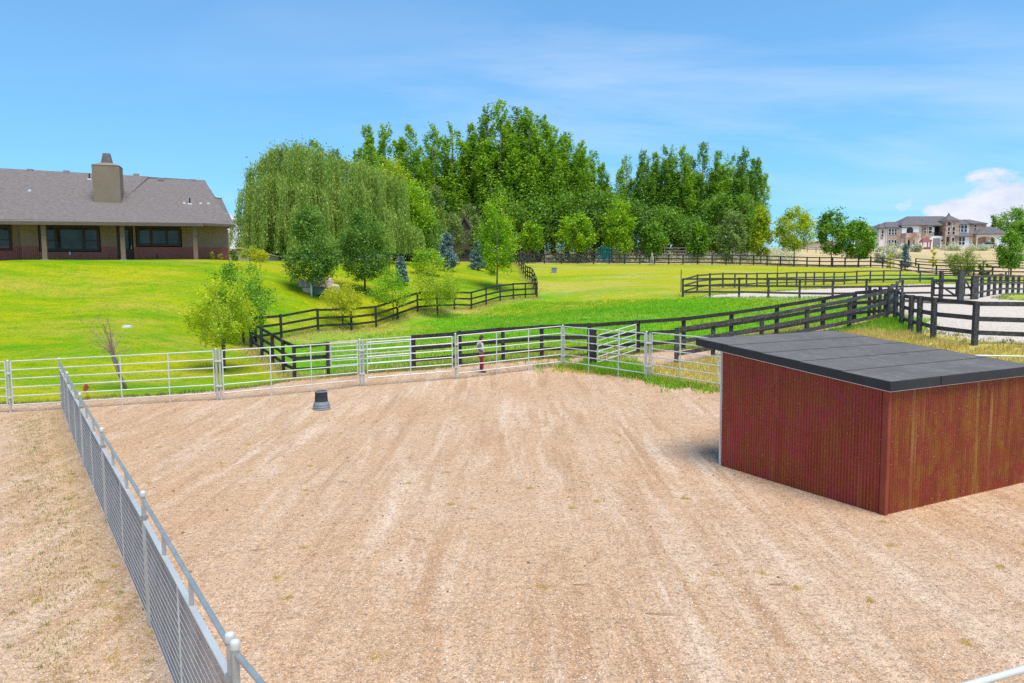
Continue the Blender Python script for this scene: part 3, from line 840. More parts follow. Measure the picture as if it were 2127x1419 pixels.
# ------------------------------------------------------------------ wire mesh fence on the left
LP = [Vector((.67, 1.99, 0)), Vector((-2.24, 5.66, 0)), Vector((-4.88, 9.63, 0)), Vector((-7.75, 13.88, 0)), Vector((-10.65, 18.2, 0)), Vector((-13.4, 22.3, 0)), Vector((-16.05, 26.3, 0))]
for p in LP: p.z = H(p.x, p.y)
mesh_posts = ['out of frame', 'nearest white capped post of the wire mesh fence', 'second nearest white capped post of the wire mesh fence', 'third white capped post of the wire mesh fence',
              'fourth white capped post of the wire mesh fence', 'fifth white capped post of the wire mesh fence', 'farthest post of the wire mesh fence, meeting the lawn fence']
PH = 1.76
for i, p in enumerate(LP):
    if i == 0: continue
    t_ = thing('mesh_fence_post', mesh_posts[i], 'post', p)
    for off in ((0, 0),) + (((.085, -.12),) if i == 1 else ()):
        o_ = Vector((off[0], off[1], 0))
        pipe('shaft', UP['zinc_post'], p + o_ - Vector((0, 0, .2)), p + o_ + Vector((0, 0, PH)), .06, t_)
        cp = MB().lathe([(.0, .07), (.022, .068), (.035, .058), (.039, .04), (.039, .0), (.036, -.01)], 16).build('cap', MAT['white_pipe'], t_, True)
        cp.location = Vector((off[0], off[1], PH))
    MB().box(-.042, .042, -.04, .04, PH - .32, PH - .27).build('clamp', MAT['galvanized'], t_)
for i in range(len(LP) - 1):
    a, b = LP[i], LP[i + 1]
    d = (b - a).normalized(); L = (b - a).length
    desc = ['nearest wire mesh panel with grey top pipe, cut by the bottom edge', 'wire mesh panel between the nearest two white capped posts', 'wire mesh panel beside the small green weeds on the left',
            'third wire mesh panel from the lawn end', 'second wire mesh panel from the lawn end', 'last wire mesh panel meeting the white pipe fence'][i]
    t_ = thing('wire_mesh_fence', desc, 'fence', a)
    Z = lambda z: Vector((0, 0, z))
    pipe('top_pipe', UP['galvanized'], a + d * .06 + Z(PH - .05), b - d * .06 + Z(PH - .05), .05, t_)
    ft = 1.44
    side = Vector((d.y, -d.x, 0))
    bar('mesh_channel', UC['white_pipe'], a + d * .1 + Z(ft), b - d * .1 + Z(ft), .055, .025, t_)
    for k in (1, 2):
        q = a.lerp(b, k / 3)
        bar('standoff', UC['zinc_post'], q + Z(ft), q + Z(PH - .05), .04, .025, t_)
    nw = 15
    for k in range(nw):
        z = .05 + (ft - .07) * k / (nw - 1)
        pipe('wire', UP['white_pipe'], a + d * .08 + Z(z), b - d * .08 + Z(z), .005, t_)
    for q in ((a + d * .1), (b - d * .1)): pipe('frame_upright', UP['zinc_post'], q + Z(.04), q + Z(ft), .04, t_)
    pipe('brace', UP['white_pipe'], a.lerp(b, .5) + Z(.05), a.lerp(b, .5) + Z(ft), .018, t_)
    mv = MB(); n_ = int(L / .028)
    for k in range(n_):
        q = (b - a) * (.02 + .96 * k / n_)
        w_ = .0018
        s1, s2 = q - d * w_ + side * .004, q + d * w_ + side * .004
        o3 = side * .0035
        mv.add([s1 + Z(.04), s2 + Z(.04), s2 + o3 + Z(.04), s1 + o3 + Z(.04), s1 + Z(ft), s2 + Z(ft), s2 + o3 + Z(ft), s1 + o3 + Z(ft)], [(0, 1, 5, 4), (1, 2, 6, 5), (2, 3, 7, 6), (3, 0, 4, 7)])
    o = mv.build('vertical_wires', MAT['wire'], t_); o['kind'] = 'stuff'

# ------------------------------------------------------------------ shed
SC = Vector((7.13, 14.0, 0)); SA = (Vector((5.07, 17.9, 0)) - SC).normalized(); SB = Vector((-SA.y, SA.x, 0)) * -1
LA, LB = 4.41, 4.72
shed = thing('shed', 'rust red corrugated loafing shed with dark sloped flat roof', 'shed', SC)
def S(u, w, z): return Vector(SA * u + SB * w + Vector((0, 0, z)))
def corr_sheet(name, p0, du, width, z0, z1a, z1b, out, mat, parent, pitch=.0762, amp=.021):
    pitch = width / round(width / pitch)
    """sheet from p0 along du; the top runs from z1a to z1b; the wave stands off along out"""
    n_ = int(width / pitch * 6)
    vs = []; fs = []
    for k in range(n_ + 1):
        s = width * k / n_
        o_ = out * (amp * math.cos(2 * PI * s / pitch))
        zt = z1a + (z1b - z1a) * k / n_
        zb = z0 + rnd.uniform(-.004, .004)
        for z in (zb, (zb + zt) / 2, zt): vs.append(p0 + du * s + o_ + Vector((0, 0, z)))
        for z in (zb, (zb + zt) / 2, zt): vs.append(p0 + du * s + o_ - out * .0015 + Vector((0, 0, z)))
    for k in range(n_):
        a = k * 6; b = a + 6
        fs += [(a, b, b + 1, a + 1), (a + 1, b + 1, b + 2, a + 2), (b + 3, a + 3, a + 4, b + 4), (b + 4, a + 4, a + 5, b + 5)]
    mid = p0 + du * (width / 2)
    me = MB().add([v - mid for v in vs], fs).mesh(name, mat, True)
    o = link(name, me, parent); o.location = mid
    return o
hC, hL = 2.42, 2.802
nA = 5
wA = LA / nA
oA = -SB; oB = -SA
for k in range(nA):
    corr_sheet('corrugated_sheet', S(k * wA, 0, 0) , SA, wA, -.05, hC + (hL - hC) * k / nA, hC + (hL - hC) * (k + 1) / nA, oA, MAT['rust_red'], shed)
nB = 6; wB = LB / nB
for k in range(nB):
    corr_sheet('corrugated_sheet', S(0, k * wB, 0) , SB, wB, -.05, hC, hC, oB, MAT['rust_orange'], shed)
for k in range(nA):
    corr_sheet('corrugated_sheet', S(k * wA, LB, 0), SA, wA, -.05, hC + (hL - hC) * k / nA, hC + (hL - hC) * (k + 1) / nA, -oA, MAT['rust_red'], shed)
def obox(u0, u1, w0, w1, z0, z1, z0b=None, z1b=None):
    """box in shed axes; the b heights apply at u1"""
    z0b = z0 if z0b is None else z0b; z1b = z1 if z1b is None else z1b
    m_ = MB()
    m_.add([S(u0, w0, z0), S(u1, w0, z0b), S(u1, w1, z0b), S(u0, w1, z0), S(u0, w0, z1), S(u1, w0, z1b), S(u1, w1, z1b), S(u0, w1, z1)],
           [(0, 3, 2, 1), (4, 5, 6, 7), (0, 1, 5, 4), (1, 2, 6, 5), (2, 3, 7, 6), (3, 0, 4, 7)])
    return m_
obox(-.029, .09, -.032, -.026, -.03, hC).build('corner_trim', MAT['rust_trim'], shed)
obox(-.032, -.026, -.025, .06, -.03, hC).build('corner_trim', MAT['rust_trim'], shed)
for w_ in (-.015, LB - .03):
    obox(LA - .02, LA + .045, w_, w_ + .045, -.05, 2.80).build('white_post', MAT['white_trim'], shed)
for w_ in (.1, LB / 2, LB - .1): obox(LA - .1, LA - .02, w_ - .04, w_ + .04, 0, 2.66).build('frame_post', MAT['post_wood'], shed)
# inner framing
for z in (.5, 1.2, 1.9):
    obox(.03, LA, .02, .06, z, z + .09).build('girt', MAT['post_wood'], shed)
    obox(.03, .07, .07, LB - .02, z, z + .09).build('girt', MAT['post_wood'], shed)
# roof: slopes from the low corner wall (u=0) up to the open side
u0, u1, w0, w1 = -.10, LA + .78, -.10, LB + .12
zl = 2.40; slope = (2.86 - 2.40) / (u1 - u0)
def rz(u): return zl + (u - u0) * slope
obox(u0 + .03, u1 - .03, w0 + .03, w1 - .03, rz(u0) + .02, rz(u0) + .17, rz(u1) + .02, rz(u1) + .17).build('roof_deck', MAT['post_wood'], shed)
nr = 5
for k in range(nr):
    a_, b_ = u0 + .01 + (u1 - u0 - .02) * k / nr, u0 + .01 + (u1 - u0 - .02) * (k + 1) / nr + (.05 if k < nr - 1 else 0)
    cuts = [w0 + .01, w1 - .01]
    if k in (1,): cuts = [w0 + .01, w0 + 1.9, w1 - .01]
    if k in (0,): cuts = [w0 + .01, w0 + 1.2, w1 - .01]
    if k in (2,): cuts = [w0 + .01, w0 + 2.9, w1 - .01]
    for c0, c1 in zip(cuts, cuts[1:]):
        e_ = .006 * k
        e0 = .175 + (nr - k) * .0 
        # each strip laps the one below it
        obox(a_, b_, c0, c1 - .006, rz(a_) + e0 + .011, rz(a_) + e0 + .022, rz(b_) + e0, rz(b_) + e0 + .008).build('roofing_strip', MAT['asphalt_roll'], shed)
def fas(u0_, u1_, w0_, w1_):
    obox(u0_, u1_, w0_, w1_, rz(u0_) + .012, rz(u0_) + .186, rz(u1_) + .012, rz(u1_) + .186).build('fascia', MAT['fascia_metal'], shed)
fas(u0 - .02, LA - .12, w0 - .02, w0 + .0); fas(LA - .11, u1 + .02, w0 - .024, w0 - .004)
fas(u0 - .02, u0 - .0, w0 + .002, w0 + 1.5); fas(u0 - .024, u0 - .004, w0 + 1.52, w1 + .02)
fas(u1 + .0, u1 + .02, w0, w1); fas(u0 - .02, u1 + .02, w1 + .0, w1 + .02)
obox(u0 - .012, LA + .04, w0 - .012, w0 + .03, rz(u0) - .002, rz(u0) + .009, rz(LA) - .002, rz(LA) + .009).build('white_soffit_strip', MAT['white_trim'], shed)
obox(u0 - .012, u0 + .03, w0 + .032, w1, rz(u0) - .002, rz(u0) + .009).build('white_soffit_strip', MAT['white_trim'], shed)
sc = MB()
for row in (.12, .5, .98, 1.42, 1.86, 2.2):
    for k in range(18):
        if rnd.random() < .25: continue
        u = (k + .5) * LA / 18; z = row + (.16 * u / LA if row > 2 else .0) + (.11 if row == 2.2 else 0) + rnd.uniform(-.02, .02)
        c_ = S(u, -.016, z); r_ = .006
        sc.add([c_ + SA * r_, c_ + Vector((0, 0, r_)), c_ - SA * r_, c_ - Vector((0, 0, r_)), c_ - SB * .006], [(0, 1, 4), (1, 2, 4), (2, 3, 4), (3, 0, 4)])
        w_ = (k + .5) * LB / 18
        c_ = S(-.016, w_, row + (.08 if row == 2.2 else 0) + rnd.uniform(-.02, .02))
        sc.add([c_ + SB * r_, c_ + Vector((0, 0, r_)), c_ - SB * r_, c_ - Vector((0, 0, r_)), c_ - SA * .006], [(0, 1, 4), (1, 2, 4), (2, 3, 4), (3, 0, 4)])
o = sc.build('screws', MAT['white_trim'], shed); o['kind'] = 'stuff'

# ------------------------------------------------------------------ feed tub
p = ground(668, 850)
tub = thing('feed_tub', 'stacked grey rubber tub standing upside down on the gravel', 'tub', p)
MB().lathe([(.0, 0), (.295, 0), (.305, .02), (.295, .05), (.275, .06), (.295, .08), (.29, .12), (.265, .135), (.283, .155), (.275, .20), (.25, .22), (.262, .25), (.235, .27), (.0, .27)], 32).build('ribbed_base', MAT['plastic_grey'], tub, True)
MB().lathe([(.232, .27), (.225, .30), (.205, .60), (.212, .62), (.205, .635), (.18, .635), (.175, .60), (.0, .598)], 32).build('bucket', MAT['plastic_dark'], tub, True)
MB().lathe([(.210, .60), (.218, .61), (.218, .64), (.195, .642), (.190, .62)], 32).build('rim', MAT['plastic_grey'], tub, True)

# rusty bird ornament on a stake behind the mesh fence
p = ground(181, 832)
orn = thing('yard_ornament', 'small rusty red bird shaped ornament on a thin stake beside the mesh fence', 'ornament', p)
MB().tube([(0, 0, -.1), (.01, 0, .40)], .008, 6).build('stake', MAT['rusty_ornament'], orn)
pr = [(-.13, .40), (-.10, .50), (-.05, .60), (.0, .66), (.03, .63), (.05, .56), (.10, .52), (.08, .47), (.02, .40), (-.06, .33), (-.08, .36)]
MB().prism(pr, -.02, .02).build('bird_body', MAT['rusty_ornament'], orn)
MB().tube([(.05, 0, .42), (.13, 0, .43), (.13, 0, .37)], .008, 6).build('bracket', MAT['rusty_ornament'], orn)

# lawn bits
p = ground(265, 680)
o = MB().box(-.22, .22, -.18, .18, 0, .09).box(-.16, .16, -.12, .12, .09, .13).build('access_cover', MAT['white_paint']); o.location = p + Vector((0, 0, -.02))
tag(o, 'small white square access cover lying on the lawn', 'cover')
p = ground(427, 721)
t_ = thing('tree_stake', 'thin pale hooked stake leaning under the yellow green tree', 'stake', p)
MB().tube([(0, 0, -.1), (0, 0, 1.2), (.02, 0, 1.42), (.1, 0, 1.5), (.17, 0, 1.42)], .02, 6).build('hooked_rod', MAT['dry_trunk'], t_, True)
MB().tube([(-.3, 0, 0), (-.02, 0, .95)], .012, 6).build('prop', MAT['dry_trunk'], t_)
# utility box, white marker, boulders
p = ground(663, 613)
t_ = thing('utility_box', 'low green grey utility box in front of the boulders', 'utility box', p)
MB().box(-.48, .48, -.3, .3, 0, .5).build('body', MAT['utility_green'], t_)
MB().add([(-.52, -.34, .5), (.52, -.34, .5), (.52, .34, .5), (-.52, .34, .5), (-.44, -.26, .6), (.44, -.26, .6), (.44, .26, .6), (-.44, .26, .6)], [(0, 3, 2, 1), (4, 5, 6, 7), (0, 1, 5, 4), (1, 2, 6, 5), (2, 3, 7, 6), (3, 0, 4, 7)]).build('lid', MAT['utility_green'], t_)
p = ground(647, 613)
o = MB().tube([(0, 0, -.1), (0, 0, .75), (0, 0, .78)], [.06, .06, .03], 10).build('marker_post', MAT['white_paint']); o.location = p
tag(o, 'short white marker post beside the green utility box', 'post')
def boulder(px, py, w, h, lab):
    w *= .88; h *= .85
    p = ground(px, py); bm = bmesh.new(); bmesh.ops.create_icosphere(bm, subdivisions=3, radius=1)
    r = random.Random(px); ph = [r.uniform(0, 6) for _ in range(6)]
    for v in bm.verts:
        c_ = v.co
        k = 1 + .14 * math.sin(c_.x * 3 + ph[0]) + .12 * math.sin(c_.y * 4 + ph[1]) + .1 * math.sin(c_.z * 5 + ph[2]) + .05 * math.sin(c_.x * 9 + c_.z * 7 + ph[3])
        v.co = Vector((c_.x * k * w / 2, c_.y * k * w / 2.3, max(-.25, c_.z * k * h / 1.3)))
    me = bpy.data.meshes.new('boulder'); bm.to_mesh(me); bm.free(); me.materials.append(MAT['boulder'])
    o = link('boulder', me); o.location = p + Vector((0, .2, h * .3)); tag(o, lab, 'boulder', 'boulders beside the utility box')
boulder(640, 600, 1.5, .75, 'large reddish boulder left of the white marker post')
boulder(658, 592, 1.2, .85, 'rounded grey pink boulder at the top of the pile')
boulder(676, 598, 1.3, .8, 'pale pink boulder behind the green utility box')
boulder(626, 592, .8, .45, 'small flat boulder at the left end of the pile')
boulder(638, 608, .7, .4, 'small pinkish rock low in front of the pile')
boulder(694, 604, .9, .6, 'orange pink boulder half hidden by the yellow tree')
p = ground(1151, 567)
t_ = thing('electrical_box', 'lone grey electrical box standing in the pasture', 'utility box', p)
MB().box(-.32, .32, -.25, .25, -.05, .60).build('body', MAT['plastic_grey'], t_)
MB().box(-.35, .35, -.28, .28, .60, .68).build('lid', MAT['garage_grey'], t_)
for px in (1415, 1615):
    p = gxy(px, 66 if px == 1415 else 84)
    o = MB().tube([(0, 0, -.1), (0, 0, 2.0)], .035, 6).build('steel_stake', MAT['dark_iron']); o.location = p
    tag(o, 'thin dark stake rising above the left corner of the arena fence' if px == 1415 else 'thin dark stake rising above the middle of the arena fence', 'stake')

# ------------------------------------------------------------------ house on the lawn
HR = at(475, 541, 62.7); HL = at(0, 541, 57.2)
hu = (HR - HL); hu.z = 0; hu.normalize(); hn = Vector((-hu.y, hu.x, 0))
base_z = H(HR.x, HR.y) - .1
HR.z = base_z
house = thing('house', 'long brown ranch house with shingled roof and square chimney above the lawn', 'house', HR, math.atan2(hu.y, hu.x))
def FL(px, py, w=0.0):
    """local point of the house at a pixel on the plane w metres behind the facade"""
    d = ray(px, py); o_ = HR + hn * w
    t__ = (o_ - Vector((0, 0, CAM_Z))).dot(hn) / d.dot(hn)
    P_ = Vector((0, 0, CAM_Z)) + d * t__ - HR
    return Vector((P_.dot(hu), P_.dot(hn), P_.z))
ux = lambda px, w=0: FL(px, 500, w).x
uz = lambda px, py, w=0: FL(px, py, w).z
XL = -27.0
WZ = uz(440, 468)            # wall top
WS = uz(440, 514)            # wainscot top
GZ = -.6
HWin = [(80, 207, 467, 521), (283, 376, 469, 510), (-40, 24, 467, 520)]
DR = (243, 276, 468, 537)
def wallbox(x0, x1, z0, z1, mat, name='wall', y0=0.0, y1=.3):
    return MB().box(x0, x1, y0, y1, z0, z1).build(name, MAT[mat], house)
wallbox(XL, ux(43, .8), GZ, WZ, 'stucco', y0=.8, y1=1.0)
openings = [(ux(80), ux(209), uz(140, 524), uz(140, 466)), (ux(243), ux(277), 0.0, uz(260, 467)), (ux(282), ux(378), uz(330, 513), uz(330, 467))]
x = ux(43)
for (a, b, z0, z1) in openings:
    wallbox(x, a, WS, WZ, 'stucco')
    wallbox(a, b, z1, WZ, 'stucco')
    x = b
wallbox(x, 0, WS, WZ, 'stucco')
wallbox(ux(43), 0, GZ, WZ, 'stucco', 'back_wall', 5.5, 5.8)
wallbox(-.9, -.6, GZ, WZ, 'stucco', 'side_wall', .31, 5.49)
MB().box(ux(43) - .02, ux(43) + .25, .31, .79, GZ, WZ).build('return_wall', MAT['stucco'], house)
# wainscot: corrugated rust sheets
def wain(x0, x1, z1, y=-.03):
    m_ = max(1, round((x1 - x0) / .9)); w_ = (x1 - x0) / m_
    for k in range(m_):
        corr_sheet('corrugated_sheet', Vector((x0 + k * w_, y, 0)), Vector((1, 0, 0)), w_, GZ, z1, z1, Vector((0, -1, 0)), MAT['wain_rust'], house, pitch=.14, amp=.015)
rust('wain_rust', ((.34, .085, .065), (.40, .105, .10)), ((.36, .13, .06), (.34, .09, .06), (.40, .18, .09)))
wallbox(ux(43), openings[0][0], GZ, WS - .0, 'stucco', 'wall_base'); wallbox(openings[0][0], openings[0][1], GZ, openings[0][2], 'stucco', 'wall_base')
wallbox(openings[0][1], openings[1][0], GZ, WS, 'stucco', 'wall_base'); wallbox(openings[1][1], openings[2][0], GZ, WS, 'stucco', 'wall_base')
wallbox(openings[2][0], 0, GZ, WS, 'stucco', 'wall_base')
wain(ux(43), openings[0][0], WS); wain(openings[0][0], openings[0][1], openings[0][2] - .05); wain(openings[0][1], openings[1][0], WS)
wain(openings[1][1], 0.0, WS); wain(XL, ux(43, .8) - .03, WS, .77)
def win(x0, x1, z0, z1, splits, y=.0, parent=house, fmat='brown_frame', gmat='window_glass', fw=.10, hbar=None, sash=()):
    """frame with mullions, one pane per light"""
    m_ = MB()
    m_.box(x0, x1, y - .05, y + .06, z1 - fw, z1).box(x0, x1, y - .05, y + .06, z0, z0 + fw).box(x0, x0 + fw, y - .05, y + .06, z0 + fw, z1 - fw).box(x1 - fw, x1, y - .05, y + .06, z0 + fw, z1 - fw)
    xs = [x0 + fw] + [q for q in splits] + [x1 - fw]
    for q in splits: m_.box(q - fw / 2, q + fw / 2, y - .045, y + .055, z0 + fw, z1 - fw)
    f = m_.build('window_frame', MAT[fmat], parent)
    for i in range(len(xs) - 1):
        a_ = xs[i] + (0 if i == 0 else fw / 2); b_ = xs[i + 1] - (0 if i == len(xs) - 2 else fw / 2)
        MB().box(a_ + .003, b_ - .003, y + .01, y + .03, z0 + fw + .003, z1 - fw - .003).build('pane', MAT[gmat], f)
        if i in sash:
            zm = z0 + (z1 - z0) * .42
            MB().box(a_ + .004, b_ - .004, y - .03, y + .008, zm - .04, zm + .04).build('sash_rail', MAT[fmat], f)
    return f
for (px0, px1, pz0, pz1, sp, sh) in ((82, 207, 522, 468, (117, 174), (0, 2)), (284, 376, 511.5, 469, (314.5, 346), ())):
    win(ux(px0), ux(px1), uz((px0 + px1) / 2, pz0), uz((px0 + px1) / 2, pz1), [ux(q) for q in sp], fw=.2, sash=sh)
win(XL + 1, ux(25, .8), uz(10, 521, .8), uz(10, 467, .8), [ux(-22, .8)], y=.78, fw=.2, sash=(1,))
# door with glass light
dx0, dx1, dz1 = ux(256), ux(275), uz(262, 469)
MB().box(ux(243), dx0, -.03, .2, GZ, dz1).build('door_jamb', MAT['brown_frame'], house)
MB().box(dx0, dx1, .0, .08, GZ, dz1).build('door', MAT['brown_frame'], house)
dd = house.children[-1]
MB().box(dx0 + .14, dx1 - .14, -.02, -.002, 1.0, dz1 - .25).build('pane', MAT['window_glass'], dd)
MB().box(dx1 - .12, dx1 - .06, -.06, -.002, 1.0, 1.25).build('handle', MAT['galvanized'], dd)
# porch: posts on plinths, beam
PD = -2.4
for px in (91, 254.5, 405.5):
    x = ux(px, PD); zt = uz(px, 463, PD)
    MB().box(x - .16, x + .16, PD, PD + .32, .1, WZ - .1).build('porch_post', MAT['post_wood'], house)
    pp = house.children[-1]
    MB().box(x - .24, x + .24, PD - .06, PD + .38, GZ - .3, .12).build('plinth', MAT['garage_grey'], pp)
MB().box(XL, ux(420, PD), PD + .02, PD + .28, WZ - .30, WZ - .02).build('porch_beam', MAT['brown_frame'], house)
# roof, built from its planes
eL = FL(-60, 458, PD - .5); eR = FL(423, 463.5, PD - .5)
Wm = 9.0
rL, rM, rM2, rR = FL(-60, 346, Wm), FL(309, 366, Wm), FL(310, 370.5, Wm), FL(426, 374.5, Wm)
brkL, brkR = FL(-60, 406, 2.6), FL(252, 419, 2.6)
mE = FL(423, 463, -.5); mR = FL(487, 466.5, -.5)
sR = FL(445, 410, 4.2); sR2 = FL(461, 411, 6.0)
def slab(name, pts, th=.09, mat='shingles', parent=house):
    m_ = MB(); n_ = len(pts)
    vs = [Vector(p_) for p_ in pts] + [Vector(p_) - Vector((0, 0, th)) for p_ in pts]
    m_.add(vs, [tuple(range(n_)), tuple(range(2 * n_ - 1, n_ - 1, -1))] + [(i, i + n_, (i + 1) % n_ + n_, (i + 1) % n_) for i in range(n_)])
    return m_.build(name, MAT[mat], parent)
slab('roof', [eL, eR, brkR, brkL], .1)
slab('roof', [brkL, brkR, eR + Vector((.0, .0, .0)), mR, sR, rR, rM2, rM + Vector((0, 0, -.02)), rL], .1)
rf_main = house.children[-1]
slab('roof', [mR, mR + Vector((-1.2, 8, 0)), rR + Vector((0, 2, 0)), rR, sR], .1)
slab('roof', [sR, sR2, mR + Vector((-.9, 5.5, .02)), mR + Vector((0.0, 0, .02))], .1)
bk = [v_ + Vector((0, 8, -4.5)) for v_ in (rL, rR)]
slab('roof', [rL + Vector((0, .01, 0)), rR + Vector((0, .01, 0)), bk[1], bk[0]], .1)
def fasc(a, b, h=.26, d=.05):
    m_ = MB(); a = Vector(a); b = Vector(b); o_ = Vector((0, -d, 0)); z = Vector((0, 0, h))
    vs = [a, b, b + o_, a + o_, a - z, b - z, b + o_ - z, a + o_ - z]
    m_.add(vs, [(0, 1, 2, 3), (7, 6, 5, 4), (0, 4, 5, 1), (1, 5, 6, 2), (2, 6, 7, 3), (3, 7, 4, 0)]).build('fascia', MAT['brown_trim'], house)
fasc(eL + Vector((0, -.01, 0)), eR + Vector((0, -.01, 0))); fasc(eR + Vector((.03, -.01, 0)), mR + Vector((0, -.02, 0)), .2)
MB().box(XL, eR.x - .3, PD - .2, -.4, WZ - .02, WZ + .04).build('soffit', MAT['brown_trim'], house)
MB().box(eR.x - .28, .35, -.5, .3, WZ - .02, WZ + .04).build('soffit', MAT['brown_trim'], house)
# chimney
cy0 = 2.2
ca, cb = FL(195.5, 418, cy0), FL(251, 419.5, cy0)
ct = uz(220, 343, cy0)
m_ = MB(); x0, x1 = ca.x, cb.x; x0t, x1t = FL(189.5, 340, cy0).x, FL(247.5, 342, cy0).x
m_.add([(x0, cy0, ca.z - .8), (x1, cy0, ca.z - .8), (x1, cy0 + 1.9, ca.z - .8), (x0, cy0 + 1.9, ca.z - .8), (x0t, cy0 + .0, ct), (x1t, cy0, ct), (x1t, cy0 + 1.9, ct), (x0t, cy0 + 1.9, ct)],
       [(0, 3, 2, 1), (4, 5, 6, 7), (0, 1, 5, 4), (1, 2, 6, 5), (2, 3, 7, 6), (3, 0, 4, 7)])
ch = m_.build('chimney', MAT['chimney_stucco'], house)
xm = (x0t + x1t) / 2; zt = ct + .28
MB().add([(x0t - .03, cy0 - .03, ct), (x1t + .03, cy0 - .03, ct), (x1t + .03, cy0 + 1.93, ct), (x0t - .03, cy0 + 1.93, ct), (xm - .4, cy0 + .6, zt), (xm + .4, cy0 + .6, zt), (xm + .4, cy0 + 1.3, zt), (xm - .4, cy0 + 1.3, zt)],
         [(0, 3, 2, 1), (4, 5, 6, 7), (0, 1, 5, 4), (1, 2, 6, 5), (2, 3, 7, 6), (3, 0, 4, 7)]).build('chimney_cap', MAT['chimney_stucco'], ch)
zt2 = uz(218, 319, cy0 + .9)
MB().add([(xm - .40, cy0 + .55, zt - .02), (xm + .40, cy0 + .55, zt - .02), (xm + .40, cy0 + 1.35, zt - .02), (xm - .40, cy0 + 1.35, zt - .02), (xm - .25, cy0 + .7, zt2), (xm + .25, cy0 + .7, zt2), (xm + .25, cy0 + 1.2, zt2), (xm - .25, cy0 + 1.2, zt2)],
         [(0, 3, 2, 1), (4, 5, 6, 7), (0, 1, 5, 4), (1, 2, 6, 5), (2, 3, 7, 6), (3, 0, 4, 7)]).build('chimney_flue', MAT['slate_roof'], ch)
# roof vents: on the main plane
bpn = (rR - rL).cross(mR - rL).normalized()
def on_roof(px, py):
    d = ray(px, py); dl = Vector((d.dot(hu), d.dot(hn), d.z)); o_ = Vector((0, 0, CAM_Z)) - HR; ol = Vector((o_.dot(hu), o_.dot(hn), o_.z))
    nn = (rR - rL).cross(brkR - rL).normalized()
    return ol + dl * ((rL - ol).dot(nn) / dl.dot(nn))
for px, py in ((63, 355), (138, 358), (283, 364.5), (335, 373.5), (401, 376)):
    q = on_roof(px, py)
    MB().box(q.x - .22, q.x + .22, q.y - .2, q.y + .2, q.z - .1, q.z + .14).build('roof_vent', MAT['garage_grey'], house)
for px, py in ((186, 373), (394.5, 424)):
    q = on_roof(px, py); MB().tube([q, q + Vector((0, 0, .5))], .06, 8).build('vent_pipe', MAT['dark_iron'], house)
    MB().box(q.x - .16, q.x + .16, q.y - .14, q.y + .14, q.z - .05, q.z + .07).build('vent_flashing', MAT['white_paint'], house)
for px, py in ((62, 397), (383, 423), (417, 424), (433, 424)):
    q = on_roof(px, py); MB().box(q.x - .1, q.x + .1, q.y - .1, q.y + .1, q.z - .05, q.z + .12).build('vent_cap', MAT['white_paint'], house)
# antenna at the right end
q = FL(474, 463, -.2); MB().tube([q, q + Vector((0, 0, .75))], .02, 6).tube([q + Vector((-.3, 0, .75)), q + Vector((.15, 0, .72))], .02, 6).tube([q + Vector((-.6, 0, .1)), q + Vector((0, 0, .55))], .012, 6).build('antenna', MAT['galvanized'], house)
MB().box(ux(144) - .06, ux(144) + .06, -.12, -.04, .5, .75).build('wall_tap', MAT['galvanized'], house)
MB().tube([(ux(325), -.1, .0), (ux(325), -.1, .6)], .03, 6).build('wall_hose', MAT['dark_iron'], house)

# ------------------------------------------------------------------ foliage
def leafquads(P, size, r, aspect=.55, up=.35, hang=False):
    n_ = len(P)
    nrm = r.normal(0, 1, (n_, 3)); nrm[:, 2] = np.abs(nrm[:, 2]) + up
    nrm /= np.linalg.norm(nrm, axis=1)[:, None]
    t = r.normal(0, 1, (n_, 3))
    if hang: t = np.array([0, 0, -1.0]) + r.normal(0, .25, (n_, 3)); nrm = r.normal(0, 1, (n_, 3)); nrm[:, 2] *= .2
    t = t - nrm * (t * nrm).sum(1)[:, None] if not hang else t
    t /= np.linalg.norm(t, axis=1)[:, None] + 1e-9
    b = np.cross(nrm, t); b /= np.linalg.norm(b, axis=1)[:, None] + 1e-9
    s = (size * r.uniform(.6, 1.35, n_))[:, None] * .5
    V = np.stack([P - t * s, P + b * s * aspect, P + t * s, P - b * s * aspect], 1)
    return V.reshape(-1, 3)
ENV = {
    'round': lambda t: np.sqrt(np.clip(1 - (2 * t - 1) ** 2, 0, 1)) * .97 + .03,
    'oval': lambda t: np.clip(np.sin(PI * np.clip(t, 0, 1) ** .80), 0, 1) ** .62,
    'pear': lambda t: np.clip(np.sin(PI * np.clip(t, 0, 1) ** .62), 0, 1) ** .75,
    'vase': lambda t: np.clip(np.sin(PI * (.12 + .88 * np.clip(t, 0, 1)) ** 1.25), 0, 1) ** .6,
    'cone': lambda t: np.clip(1 - t, 0, 1) ** .85 * np.clip(t * 9 + .25, 0, 1),
    'flame': lambda t: np.clip(t * 3.2 + .15, 0, 1) * np.clip(1.05 - t, 0, 1) ** .62,
}
def clump_centres(r, env, R, z0, z1, K, lo=.25):
    t = r.uniform(0.02, .97, K * 3)
    keep = r.uniform(0, 1, K * 3) < (ENV[env](t) * .8 + .2)
    t = t[keep][:K]
    a = r.uniform(0, 2 * PI, len(t))
    rad = R * ENV[env](t) * np.sqrt(r.uniform(lo, .86, len(t))) * (1 + r.normal(0, .07, len(t)))
    return np.stack([rad * np.cos(a), rad * np.sin(a), z0 + (z1 - z0) * t], 1)
